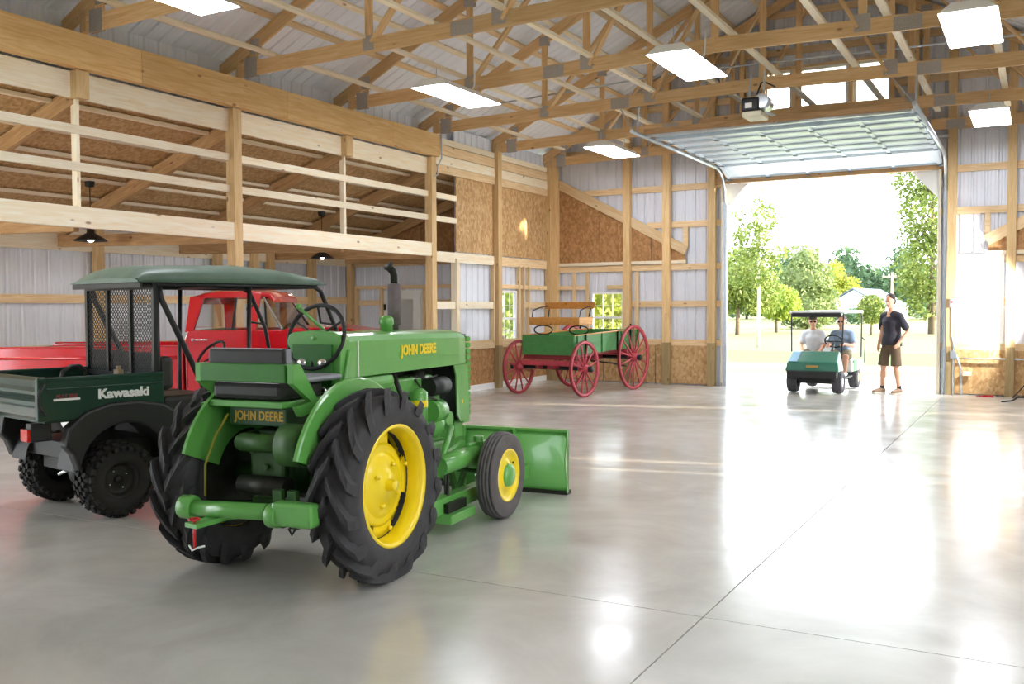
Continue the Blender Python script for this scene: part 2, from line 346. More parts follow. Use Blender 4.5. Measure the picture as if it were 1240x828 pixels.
# exterior corner gussets of the door opening
for sx, x in ((1, DX0), (-1, DX1)):
    T = Matrix.Identity(4)
    MB().add([(x, YE+.05, DZ), (x+sx*.5, YE+.05, DZ), (x, YE+.05, DZ-.55), (x, YE+.09, DZ), (x+sx*.5, YE+.09, DZ), (x, YE+.09, DZ-.55)], [(0, 1, 2), (5, 4, 3), (0, 3, 4, 1), (1, 4, 5, 2), (2, 5, 3, 0)]).build('corner_trim', WHITE, wf)
    MB().box(x-.03 if sx > 0 else x-.03, x+.03, YE+.046, YE+.16, 0, DZ).build('jamb_trim', WHITE, wf)
# windows
def window(n, label, M_, w, h, rows, cols, double=True):
    o = struct('window_%d' % n, label); o.matrix_world = M_
    t = .045
    f = MB(); f.box(0, w, -.03, .05, 0, t); f.box(0, w, -.03, .05, h-t, h); f.box(0, t, -.03, .05, t, h-t); f.box(w-t, w, -.03, .05, t, h-t)
    f.build('window_frame', WHITEV, o)
    if double: MB().box(t, w-t, -.02, .03, h/2-.025, h/2+.025).build('meeting_rail', WHITEV, o)
    g = MB()
    for i in range(1, cols): x = t+(w-2*t)*i/cols; g.box(x-.007, x+.007, -.005, .012, t, h-t)
    for j in range(1, rows): z = t+(h-2*t)*j/rows; g.box(t, w-t, -.005, .012, z-.007, z+.007)
    if cols > 1: g.build('muntins', WHITEV, o)
    MB().box(t, w-t, 0, .005, t, h-t).build('pane', GLASS, o)
    return o
window(1, 'white double-hung window in the far wall behind the wagon', Matrix.Translation((WE[0], YE+.02, WE[2])), WE[1]-WE[0], WE[3]-WE[2], 4, 3)
n = 2; xs = [TR[0], -4.43, -4.33, -3.36, -3.26, TR[1]]
for a, b, l in ((TR[0], -4.42, 'narrow transom pane nearest the lean-to side, above the overhead door'), (-4.32, -3.34, 'wide middle transom pane above the overhead door'), (-3.24, TR[1], 'transom pane nearest the added bright-patch panel, above the overhead door')):
    window(n, l, Matrix.Translation((a, YE+.02, TR[2])), b-a, TR[3]-TR[2], 1, 1, False); n += 1
for x in (-4.37, -3.29): board('transom_mullion', (x, YE, TR[2]), (x, YE, TR[3]), .09, .12, PINE, wf)
# ------------------------------------------------------------------ left wall, header beam and the open side of the wing
wl = struct('wall_left', 'left wall line of pine posts, header beam, rails and brown panels')
for y in BAYS[:-1]+[YE-.1]:
    if any(abs(y-q) < .1 for q in (BAYS[1], BAYS[3], BAYS[4-0]-99)): pass
    full = y > 14 or abs(y-9.775) < .1 or abs(y-4.899) < .1 or y < 1
    if full: board('post_base', (XL-.075, y, 0), (XL-.075, y, .88), .152, .152, TREAT, wl); board('post', (XL-.075, y, .88), (XL-.075, y, 4.42 if y < 15 else 5.02), .15, .15, POSTW, wl)
    else:
        board('stub_post', (XL-.075, y, 4.1), (XL-.075, y, 4.42), .17, .17, POSTW, wl)
        board('stud', (XL-.14, y, 2.85), (XL-.14, y, 4.1), .045, .09, PINEL, wl, up=(1, 0, 0))
ys = [YB, 2.2, 5.1, 8.13, 10.72, 13.42-.1, 14.76]
for a, b in zip(ys[:-1], ys[1:]): board('header_beam', (XL+.0, a+.002, 4.63), (XL+.0, b-.002, 4.63), .13, .40, PLY, wl)
fullp = [YB, 4.899, 9.775, 14.651]
for a, b in zip(fullp[:-1], fullp[1:]):
    a += .075; b -= .075
    board('low_beam', (XL-.06, a, 2.73), (XL-.06, b, 2.73), .10, .24, PINEL, wl)
    for z in (3.75, 3.32): board('rail', (XL-.10, a, z), (XL-.10, b, z), .045, .10, PINEL, wl)
    m_ = (a+b)/2
    for c, d in ((a, m_-.08), (m_+.08, b)): board('top_board', (XL-.12, c, 4.26), (XL-.12, d, 4.26), .05, .30, PINEL, wl)
a, b = 14.73, 15.55
for z in (3.75, 3.32): board('rail', (XL-.10, a, z), (XL-.10, b, z), .045, .10, PINEL, wl)
for z, h in ((2.62, .19), (1.71, .14)): board('girt', (XL-.10, a, z), (XL-.10, b+1.4, z), .05, h, PINEL, wl)
board('stud', (XL-.10, 15.52, .0), (XL-.10, 15.52, 2.6), .14, .10, PINEL, wl)
for y0, y1 in ((14.73, 17.01), (17.17, 19.4)):
    for z, m_ in ((4.61, PINE), (4.42, PINEL), (4.25, PINE)): board('top_board', (XL-.10, y0, z), (XL-.10, y1, z), .05, .18 if z != 4.25 else .15, m_, wl)
    board('plate_board', (XL-.11, y0, 4.77), (XL-.11, y1, 4.77), .05, .11, PINEL, wl)
for y0, y1 in ((15.60, 17.01), (17.17, 19.4)):
    MB().box(XL-.15, XL-.13, y0, y1, 2.74, 4.18).build('osb_panel', OSB, wl)
    for z, h in ((2.62, .19), (.92, .17)): board('girt', (XL-.12, y0, z), (XL-.12, y1, z), .05, h, PINE, wl)
    MB().box(XL-.14, XL-.12, y0, y1, .12, .84).build('osb_panel', OSBD, wl)
    MB().box(XL-.15, XL-.11, y0, y1, 0, .12).build('base_board', WHITE, wl)
board('girt', (XL-.12, 18.3, 1.71), (XL-.12, 19.4, 1.71), .05, .14, PINE, wl)
board('girt', (XL-.12, 17.2, 2.1), (XL-.12, 19.4, 2.1), .05, .09, PINE, wl)
WL = (17.25, 18.01, .84, 2.02)
for y in (17.06+.9-.0, 18.15, 18.4, 16.85): board('stud', (XL-.11, y+.1, .96), (XL-.11, y+.1, 2.55), .09, .05, PINE, wl)
sidings(wl, 15.6, YE+.1, -.02, 5.1, lambda u, v, d: (XL-.165-d, u, v), [WL])
Mw = Matrix(((0, -1, 0, XL-.15), (1, 0, 0, WL[0]), (0, 0, 1, WL[2]), (0, 0, 0, 1)))
window(5, 'white double-hung window in the left wall beside the wagon', Mw, WL[1]-WL[0], WL[3]-WL[2], 4, 3)
# upper strip between header and roof
sidings(wl, YB, YE, 4.27, 5.2, lambda u, v, d: (XL-.3-d, u, v))
# ------------------------------------------------------------------ wing: outer wall, end wall, roof
ww = struct('wall_wing', 'outer wall of the lean-to wing, white ribbed steel with pine rails')
sidings(ww, 2.4, YW+.1, -.02, 3.1, lambda u, v, d: (XW-.04-d, u, v))
for y in (3.2, 5.6, 8.05, 10.45, 13.05, 14.0, 14.45, 15.7, YW-.08): board('post', (XW+.07, y, 0), (XW+.07, y, 2.98), .14, .14, POSTW, ww)
for z in (1.83, 1.0): board('girt', (XW, 2.4, z), (XW, YW, z), .05, .14 if z > 1.5 else .2, PINE, ww)
for a, b in ((2.4, 5.6), (5.6, 8.05), (8.05, 10.38), (10.52, 12.98), (13.12, 15.6), (15.75, YW)): board('wall_plate', (XW+.01, a, 2.78), (XW+.01, b, 2.78), .05, .36, PINEL, ww)
we = struct('wall_wing_end', 'end wall of the lean-to wing, grey ribbed steel with a white walk door')
WD = (-12.72, -11.66, 0, 2.05)
sidings(we, XW-.05, XL-.17, -.02, lambda u: zw(u)-.0, lambda u, v, d: (u, YW+.04+d, v), [WD])
for a, b in ((XW+.1, WD[0]-.06), (WD[1]+.06, XL-.2)):
    board('girt', (a, YW, 1.78), (b, YW, 1.78), .05, .12, PINE, we)
    board('girt', (a, YW, 1.0), (b, YW, 1.0), .05, .14, PINE, we)
board('girt', (XW+.1, YW, 2.12), (XL-.2, YW, 2.12), .05, .08, PINE, we)
board('girt', (XW+.1, YW, 2.68), (XL-.2, YW, 2.68), .06, .2, PINE, we)
for x in (XW+.2, WD[0]-.04, WD[1]+.04): board('stud', (x, YW-.02, 0), (x, YW-.02, 2.1), .08, .09, PINE, we)
MB().add([(XW, YW-.03, 2.78), (XL-.2, YW-.03, 2.78), (XL-.2, YW-.03, zw(XL-.2)), (XW, YW-.03, zw(XW))], [(0, 1, 2, 3)]).build('osb_panel', OSBD, we, fix=False)
dr = struct('door_1', 'white walk door with a glass pane in the wing end wall')
MB().box(WD[0], WD[1], YW+.0, YW+.05, 0, WD[3]).build('door_frame', WHITEV, dr)
f = MB(); a, b = WD[0]+.06, WD[1]-.06
f.box(a, b, YW-.03, YW, .02, 1.0); f.box(a, b, YW-.03, YW, 1.86, 2.0); f.box(a, a+.2, YW-.03, YW, 1.0, 1.86); f.box(b-.2, b, YW-.03, YW, 1.0, 1.86); f.build('door_leaf', WHITE, dr)
MB().box(a+.2, b-.2, YW-.02, YW-.012, 1.0, 1.86).build('pane', GLASS, dr)
MB().tube([(a+.08, YW-.03, .98), (a+.08, YW-.09, .98)], .025, 10).build('knob', BLACK, dr)
MB().box(a-.03, a+.02, YW-.05, YW-.02, 1.62, 1.75).build('hinge', BLACK, dr)
cw = struct('ceiling_wing', 'sloping lean-to roof of brown strand board on rafters and purlins')
k = 2.4
while k < YW:
    e = min(k+2.44, YW+.15)
    for xa, xb in ((XW-.2, -12.55), (-12.545, -11.33), (-11.325, XL-.14)):
        MB().add([(xa, k+.003, zw(xa)), (xb, k+.003, zw(xb)), (xb, e-.003, zw(xb)), (xa, e-.003, zw(xa)), (xa, k+.003, zw(xa)+.015), (xb, k+.003, zw(xb)+.015), (xb, e-.003, zw(xb)+.015), (xa, e-.003, zw(xa)+.015)],
                 [(3, 2, 1, 0), (4, 5, 6, 7), (0, 1, 5, 4), (1, 2, 6, 5), (2, 3, 7, 6), (3, 0, 4, 7)]).build('osb_panel', OSB, cw)
    k += 2.44
MB().add([(XW-.25, 2.3, zw(XW-.25)+.06), (XL-.14, 2.3, zw(XL-.14)+.06), (XL-.14, YW+.2, zw(XL-.14)+.06), (XW-.25, YW+.2, zw(XW-.25)+.06)], [(0, 1, 2, 3)]).build('roof_skin', METAL, cw)
for y in (4.9, 7.34, 9.78, 12.21, 14.65, 16.9):
    board('rafter', (XW, y, zw(XW)-.14), (XL-.16, y, zw(XL-.16)-.14), .075, .20, AGED, cw)
    board('tie_beam', (XW, y, 2.74), (XL-.16, y, 2.66), .07, .18, AGED, cw)
rf = [2.4, 4.86, 7.30, 9.74, 12.17, 14.61, 16.86]
for x in (-10.3, -10.9, -11.47, -12.05, -12.64, -13.2):
    for a, b in zip(rf[:-1], rf[1:]): board('purlin', (x, a+.08, zw(x)-.03), (x, b, zw(x)-.03), .09, .045, PINEL, cw)
# ------------------------------------------------------------------ right wall and near wall (outside the frame)
wr = struct('wall_right', 'right side wall of white ribbed steel')
SLOTS = [(16.68, 16.98, 0, 1.2), (10.92, 11.08, 0, .8), (10.33, 10.42, 0, .75)]   # gaps of a side door left ajar
SIDE = (1.0, 6.4, 0, 4.2)  # added opening out of view that lets daylight in from the right
sidings(wr, YB, YE+.1, -.02, 5.1, lambda u, v, d: (XR+.04+d, u, v), SLOTS+[SIDE])
for y in BAYS: 
    if not 1.2 < y < 6.6: board('post', (XR-.075, y, 0), (XR-.075, y, 5.0), .15, .15, POSTW, wr)
for z in (.9, 1.725, 2.51, 3.415, 4.5):
    for a, b in ((YB, 1.0), (6.4, 10.3), (11.1, 16.66), (17.0, YE)) : board('girt', (XR+.01, a, z), (XR+.01, b, z), .05, .13, PINE, wr)
wn = struct('wall_near', 'near gable wall of white ribbed steel')
sidings(wn, XL-.2, XR+.2, -.02, lambda u: zsheet(max(XL, min(XR, u)))+.02, lambda u, v, d: (u, YB-.04-d, v))
# ------------------------------------------------------------------ roof
ce = struct('ceiling', 'pitched roof underside of pale ribbed steel sheets on pine purlins')
for side in (0, 1):
    k = YB-.1
    while k < YE+.1:
        e = min(k+.9144, YE+.25)
        F = (lambda u, v, d: (v, u, zsheet(v)+d)) if side == 0 else (lambda u, v, d: (v, u, zsheet(v)+d))
        x0, x1 = (XL-.45, XC) if side == 0 else (XC, XR+.45)
        ribsheet('roof_sheet', ROOFM, ce, k, e, x0, x1, F); k = e
    for i in range(11):
        x = XL+.08+i*.585 if side == 0 else XR-.08-i*.585
        z = zl(x)+.245; up = (-.4472, 0, .8944) if side == 0 else (.4472, 0, .8944)
        for a, b in ((YB, 4.9), (4.9, 12.2), (12.2, YE)):
            board('purlin', (x, a+.004, z), (x, b-.004, z), .09, .04, PINE if i % 2 else PINEL, ce, up=up)
for x in (-9.04, -7.55, -6.5, -5.5, -4.5, -3.52, -2.4, -1.65, -.55, .5, 1.5):
    for a, b in ((YB, 4.85), (4.87, 9.73), (9.75, 14.6), (14.62, 18.6)):
        zb = 4.83+.19+.02+.02*min(x-XL, XR-x)
        board('lateral_brace', (x, a, zb), (x, b, zb), .09, .04, PINEL, ce)
# ------------------------------------------------------------------ trusses
def truss(label):
    o = thing('roof_truss', label, 'roof truss', group='roof trusses')
    zb = lambda x: 4.83+.02*min(x-XL, XR-x)
    for a, b in ((XL+.04, -6.08), (-6.08, -1.42), (-1.42, XR-.04)):
        pts = [a, XC, b] if a < XC < b else [a, b]
        for p, q in zip(pts[:-1], pts[1:]): board('bottom_chord', (p, 0, zb(p)+.095), (q, 0, zb(q)+.095), .04, .19, TRUSSW, o)
    for s, e in ((XL-.4, XC), (XR+.4, XC)):
        board('top_chord', (s, 0, zl(s)+.09), (e, 0, zl(e)+.09), .04, .185, TRUSSW, o)
    for m_ in (lambda x: x, lambda x: -7.5-x):
        board('heel_post', (m_(XL+.06), 0, 4.85), (m_(XL+.06), 0, 5.1), .04, .11, TRUSSW, o, up=(1, 0, 0))
        board('heel_post', (m_(XL+.33), .0, 5.0), (m_(XL+.33), 0, 5.26), .04, .12, TRUSSW, o, up=(1, 0, 0))
        for x, z0 in ((-7.47, 0), (-5.57, 0)): board('web', (m_(x), 0, 4.95), (m_(x), 0, zl(x)+.02), .038, .10, TRUSSW, o, up=(1, 0, 0))
        for xa, xb in ((-7.42, -5.62), (-5.52, -3.82)): board('web', (m_(xa), 0, 5.0), (m_(xb), 0, zl(xb)+.02), .038, .10, TRUSSW, o, up=(0, 1, 0))
        for x, z, w_, h in ((XL+.28, 4.95, .22, .26), (XL+.36, 5.22, .17, .2), (-7.47, 5.0, .17, .19), (-5.57, 5.06, .19, .21), (-6.08, 4.99, .32, .17), (-5.57, zl(-5.57)+.05, .2, .18), (-7.47, zl(-7.47)+.05, .18, .16)):
            for yy in (-.0215, .0215): 
                MB().cbox((m_(x), yy, z), (w_, .003, h)).build('truss_plate', PLATE, o)
    board('web', (XC, 0, 5.0), (XC, 0, zl(XC)), .038, .10, TRUSSW, o, up=(1, 0, 0))
    return o
tl = ['roof truss spanning the hall, one of a row of alike pine trusses']
TLAB = {3: 'pine roof truss seated on the header beam behind the utility vehicle', 4: 'pine roof truss just beyond the light over the utility vehicle', 5: 'pine roof truss at the wing post behind the red truck', 6: 'pine roof truss carrying the row of three high-bay lights',
        7: 'pine roof truss carrying the door track hangers at the last wing post', 8: 'pine roof truss above the horse wagon', 0: 'pine roof truss by the near gable wall', 1: 'pine roof truss second from the near gable wall', 2: 'pine roof truss third from the near gable wall'}
t0 = truss(TLAB[0]); t0.location = (0, BAYS[0], 0)
for i_, y in enumerate(BAYS[1:-1]):
    t = copy_tree(t0); t.location = (0, y, 0); t['label'] = TLAB[i_+1]
tg = copy_tree(t0); tg.location = (0, YE-.18, 0)
for o_ in list(tg.children):
    if o_.name.startswith('web') and -5.3 < o_.location.x < -2.2: bpy.data.objects.remove(o_)
tag(tg, 'pine gable truss standing right against the far wall')
# ------------------------------------------------------------------ high-bay lights
def highbay(label, x, y):
    o = thing('ceiling_light', label, 'ceiling light', (x, y, 4.66), group='fluorescent high-bay lights')
    a, b, c, d, h = .28, .76, .16, .70, .11
    MB().add([(-a, -b, 0), (a, -b, 0), (a, b, 0), (-a, b, 0), (-c, -d, h), (c, -d, h), (c, d, h), (-c, d, h)], [(4, 5, 6, 7), (0, 1, 5, 4), (1, 2, 6, 5), (2, 3, 7, 6), (3, 0, 4, 7)]).build('housing', WHITE, o)
    MB().box(-a+.015, a-.015, -b+.015, b-.015, -.004, .01).build('diffuser', LAMPON, o)
    top = 4.85+.02*min(x-XL, XR-x)-4.66+.05
    for yy in (-.55, .55): MB().tube([(0, yy, h), (0, yy, top)], .006, 6).build('hanger_wire', GALV, o)
    MB().tube([(.12, .2, h), (.14, .22, .2), (.15, .22, top+.1)], .012, 6).build('supply_cord', WHITE, o)
    return o
for x, y, l in ((-7.3, 6.35, 'lit white high-bay light over the utility vehicle'), (-7.3, 11.6, 'lit white high-bay light hung left of the hall, between the wagon and the utility vehicle'),
                (-7.3, 17.2, 'lit white high-bay light above the wagon by the far wall'), (-3.9, 11.6, 'lit white high-bay light on the hall centreline before the door opener'),
                (-.7, 11.6, 'large bright high-bay light near the right side, away from the far wall'), (-.75, 17.2, 'lit white high-bay light by the far wall, right of the overhead door')):
    highbay(l, x, y)
highbay('added high-bay fill light out of view near the side opening', -.7, 5.75)  # added fill light above the frame, brightens the foreground floor
# ------------------------------------------------------------------ pendant lamps in the wing
def pendant(label, px, py, bx, by):
    # hangs from a wing purlin at x = -12.05
    xx = -12.05
    d = ray(px, py); t = xx/d.x; p = Vector((0, 0, CAMH))+d*t
    o = thing('pendant_lamp', label, 'lamp', (p.x, p.y, p.z), group='black shade pendant lamps')
    MB().lathe([(.012, .20), (.05, .19), (.055, .12), (.09, .10), (.20, .03), (.235, 0), (.228, 0), (.19, .03), (.085, .09), (.03, .11)], 28).build('lamp_shade', BLACK, o)
    MB().ell((0, 0, .045), (.05, .05, .06)).build('bulb', BULB, o)
    zt = zw(xx)-.05-p.z
    MB().tube([(0, 0, .2), (0, 0, zt)], .007, 6).build('cord', BLACK, o)
    MB().lathe([(0, -.09), (.06, -.08), (.07, -.02), (.07, 0), (0, 0)], 14, Matrix.Translation((0, 0, zt))).build('junction_box', BLACK, o)
pendant('black shade pendant lamp hanging behind the utility vehicle canopy rear', 110, 292, 110, 195)
pendant('black shade pendant lamp hanging in the wing above the tractor steering wheel', 390, 313, 388, 238)
# ------------------------------------------------------------------ overhead door, rolled up under the roof
od = struct('door_2', 'open overhead sectional door lying on ceiling tracks')
zd = lambda y: 4.50 if y < 18.7 else 4.50-.20*((y-18.7)/.7)**2
ysec = [14.75+.585*i for i in range(9)]
x0, x1 = -5.70, -1.64
for a, b in zip(ysec[:-1], ysec[1:]):
    a += .004; b -= .004; za, zb = zd(a), zd(b)
    MB().add([(x0, a, za), (x1, a, za), (x1, b, zb), (x0, b, zb), (x0, a, za+.045), (x1, a, za+.045), (x1, b, zb+.045), (x0, b, zb+.045)],
             [(3, 2, 1, 0), (4, 5, 6, 7), (0, 1, 5, 4), (1, 2, 6, 5), (2, 3, 7, 6), (3, 0, 4, 7)]).build('door_section', DOORSTEEL, od)
    s = MB()
    for q in (a+.03, b-.03): s.box(x0+.02, x1-.02, q-.022, q+.022, zd(q)-.028, zd(q)-.002)
    s.build('section_rail', GALV, od)
    s = MB()
    for i in range(6):
        x = x0+.06+(x1-x0-.12)*i/5; s.add([(x-.03, a, za-.022), (x+.03, a, za-.022), (x+.03, b, zb-.022), (x-.03, b, zb-.022), (x-.03, a, za), (x+.03, a, za), (x+.03, b, zb), (x-.03, b, zb)], [(3, 2, 1, 0), (0, 1, 5, 4), (1, 2, 6, 5), (2, 3, 7, 6), (3, 0, 4, 7)])
    s.build('stile', DOORSTEEL, od)
    h = MB()
    for i in range(6):
        x = x0+.06+(x1-x0-.12)*i/5; h.box(x-.035, x+.035, b-.05, b+.055, zb-.036, zb-.024)
    h.build('hinge', mat('dull_hinge', '#5f6a70', .5, .5), od)
for q, dz in ((14.78, .02), (15.2, -.0)):
    MB().box(x0+.02, x1-.02, q-.025, q+.025, zd(q)-.075, zd(q)-.03).build('strut', GALV, od)
MB().box(x0, x1, ysec[0]-.03, ysec[0], 4.46, 4.55).build('bottom_seal', AGED, od)
for s, x in ((-1, x0-.06), (1, x1+.06)):
    pts = [(x, YE-.06, 0), (x, YE-.06, 3.85)]+[(x, YE-.06-.6*(1-math.cos(a)), 3.85+.6*math.sin(a)) for a in (.3, .6, .9, 1.2, PI/2)]+[(x, 14.35, 4.46)]
    MB().tube(pts, .035, 6).build('track', GALV, od)
    MB().box(x-.04, x+.05, YE-.09, YE-.0, 0, 3.8).build('track_bracket', GALV, od)
    MB().bar((x, 14.55, 4.46), (x, 14.66, 4.9), .03, .004).build('hanger', GALV, od)
    MB().bar((x, 14.5, 4.46), (x-s*.0-.35, 14.66, 4.95), .03, .004).build('hanger', GALV, od)
    r_ = MB()
    for q in ysec[1:]: r_.tube([(x, q, zd(q)-.02), (x-s*.12, q, zd(q)-.02)], .02, 8)
    r_.build('roller', GALV, od)
MB().tube([(x0-.1, YE-.2, 4.78), (x1+.1, YE-.2, 4.78)], .03, 8).build('spring_shaft', GALV, od)
# opener
op = thing('door_opener', 'black and grey electric door opener hung from a truss chord', 'door opener', (-3.62, 13.75, 4.42))
MB().box(-.16, .10, -.2, .12, 0, .2).build('motor_housing', BLACK, op, .03)
MB().box(-.14, .14, -.23, .2, -.08, .0).build('base_cover', mat('cream_plastic', '#cfc8ae', .5), op, .02)
MB().tube([(.12, -.18, .14), (.12, .18, .14)], .1, 14).build('motor', GALV, op)
MB().box(-.1, .0, -.205, -.2, .05, .12).build('rating_plate', WHITE, op)
for x in (-.1, .1): MB().bar((x, .0, .15), (x, .12, .62), .03, .004).build('strap', GALV, op)
MB().tube([(0, .15, .12), (0, 5.5, .3)], .025, 8).build('rail', GALV, op)
MB().tube([(.02, -.1, .18), (.05, .1, .45), (0, .5, .55), (.06, .9, .55)], .012, 6).build('cord', BLACK, op)
MB().bar((.05, .9, .0), (.1, 1.1, .12), .03, .006).build('door_arm', GALV, op)
# conduit and boxes on the far wall
cn = thing('conduit', 'grey electrical conduit with switch boxes on the far wall beside the door', 'conduit', (-1.42, YE-.02, 0))
MB().tube([(0, -.13, .0), (0, -.13, .95), (-.03, -.13, 1.1), (-.03, -.13, 1.75)], .016, 8).build('riser_pipe', GALV, cn)
MB().tube([(.14, -.1, .0), (.12, -.1, .5), (.05, -.13, .75)], .02, 8).build('riser_pipe', GALV, cn)
MB().tube([(.0, -.05, .68), (1.0, -.05, .68), (3.4, -.05, .68)], .016, 8).build('run_pipe', GALV, cn)
MB().box(-.05, .05, -.16, -.1, .68, .82).build('switch_box', GALV, cn)
MB().box(-.07, .0, -.16, -.1, 1.62, 1.78).build('switch_box', mat('grey_box', '#8f8f92', .5), cn); MB().box(-.05, -.02, -.165, -.16, 1.71, 1.74).build('red_button', RED, cn)
MB().box(.16, .30, -.06, -.02, .36, .44).build('wood_block', PINEL, cn)
pa, pb = fl(1213, 487), fl(1237, 477)
cc = tag(MB().tube([(pa.x, pa.y, .012), (pa.x+.15, pa.y+.25, .012), (pb.x-.05, min(pb.y, 19.3), .012), (pb.x+.5, 19.3, .012)], .014, 6).build('power_cord', BLACK), 'black power cord lying on the floor along the far wall', 'cord')
p = fl(1197, 480); MB_ = MB(); MB_.box(-.09, .09, -.025, .025, 0, .035).tube([(-.09, 0, .018), (-.14, .02, .01), (-.2, 0, .01)], .008, 6)
tag(MB_.build('cord_plug', RED, loc=(p.x, p.y-.1, 0)), 'red cord plug lying on the floor by the far wall', 'plug')
# truss-line conduit
tag(MB().tube([(-8.6, 14.85, 5.28), (-5.2, 14.85, 5.42), (1.9, 14.85, 5.30)], .014, 6).build('ceiling_conduit', GALV), 'thin steel conduit running across the trusses', 'conduit')
tag(MB().tube([(XL+.09, 14.76, 5.0), (XL+.10, 14.76, 4.4), (XL+.02, 14.75, 4.25), (XL+.02, 14.74, 4.1), (XL+.03, 14.62, 4.06)], .014, 6).build('post_conduit', GALV), 'bent grey conduit at the head of the wing post', 'conduit')
# bright work light behind the wall post at the right
wk = thing('work_light', 'bright work light on a slim stand beside the right wall post', 'work light', (-.17, 18.95, 0))
for a in (.5, 2.6, 4.7): MB().tube([(0, 0, .35), (.3*math.cos(a), .3*math.sin(a), .012)], .011, 6).build('leg', BLKMET, wk)
MB().tube([(0, 0, .3), (0, 0, 1.62)], .014, 8).build('pole', BLKMET, wk)
MB().box(-.06, .06, -.05, .05, 1.6, 1.72).build('lamp_head', BLACK, wk)
MB().box(-.064, -.06, -.04, .04, 1.61, 1.71).build('lens', mat('strobe_face', '#ffffff', .3, emit='#ffffff', estr=40), wk)
ll = bpy.data.lights.new('work_light_beam', 'SPOT'); ll.energy = 330; ll.spot_size = R(135); ll.spot_blend = .4; ll.shadow_soft_size = .05
lo = bpy.data.objects.new('work_light_beam', ll); COL.objects.link(lo); lo.parent = wk; lo.location = (-.08, 0, 1.66)
lo.rotation_euler = Vector((.88, -.47, .0)).to_track_quat('Z', 'Y').to_euler()
# ------------------------------------------------------------------ wheels
def tractor_tire(r, wd, rb, nl, name, parent, T):
    hw = wd/2; rc = r-.045
    prof = [(rb, -hw*.72), (rb+.03, -hw*.9), (rb+(rc-rb)*.5, -hw), (rc-.03, -hw*.93), (rc-.006, -hw*.75), (rc, 0), (rc-.006, hw*.75), (rc-.03, hw*.93), (rb+(rc-rb)*.5, hw), (rb+.03, hw*.9), (rb, hw*.72), (rb-.02, 0), (rb, -hw*.72)]
    m = MB(); m.lathe(prof, 56, T)
    for s in (-1, 1):
        for k in range(nl):
            a0 = 2*PI*(k+(.5 if s > 0 else 0))/nl
            st = [(0.03, 0.0, r), (.35, .14, r), (.72, .30, r-.004), (1.0, .42, r-.02), (1.07, .47, r-.075)]
            vs = []
            for u, da, rr in st:
                lat = s*hw*u; half = .034+.006*u
                base = (rc-.02) if u < .9 else rr-.05
                for dd in (-1, 1):
                    for q in (base, rr):
                        ww_ = (half if q == base else half*.78)/r
                        a = a0+da+dd*ww_
                        vs.append((q*math.cos(a), q*math.sin(a), lat if q == rr or u < .9 else lat*.97))
            fs = []
            for i in range(len(st)-1):
                o = i*4; n_ = o+4
                fs += [(o+1, o+3, n_+3, n_+1), (o, o+1, n_+1, n_), (o+3, o+2, n_+2, n_+3)]
            e = (len(st)-1)*4; fs += [(0, 2, 3, 1), (e, e+1, e+3, e+2)]
            m.add(vs, fs, False, T)
    return m.build(name, RUB, parent)
def plain_tire(r, wd, rb, m_, name, parent, T, grooves=0, n=48):
    hw = wd/2; pr = [(rb, -hw*.75), (rb+.02, -hw*.93), (rb+(r-rb)*.5, -hw), (r-.03, -hw*.86)]
    if grooves:
        for i in range(grooves):
            z = -hw*.7+1.4*hw*i/(grooves-1); q = r-.012*abs(2*i/(grooves-1)-1)**2
            w2 = 1.4*hw/(grooves-1)*.36
            pr += [(q-.01, z-w2-.002), (q, z-w2), (q, z+w2), (q-.01, z+w2+.002)]
    else: pr += [(r-.008, -hw*.65), (r, -hw*.3), (r, hw*.3), (r-.008, hw*.65)]
    pr += [(r-.03, hw*.86), (rb+(r-rb)*.5, hw), (rb+.02, hw*.93), (rb, hw*.75), (rb-.015, 0), (rb, -hw*.75)]
    m = MB(); m.lathe(pr, n, T); return m.build(name, m_, parent)
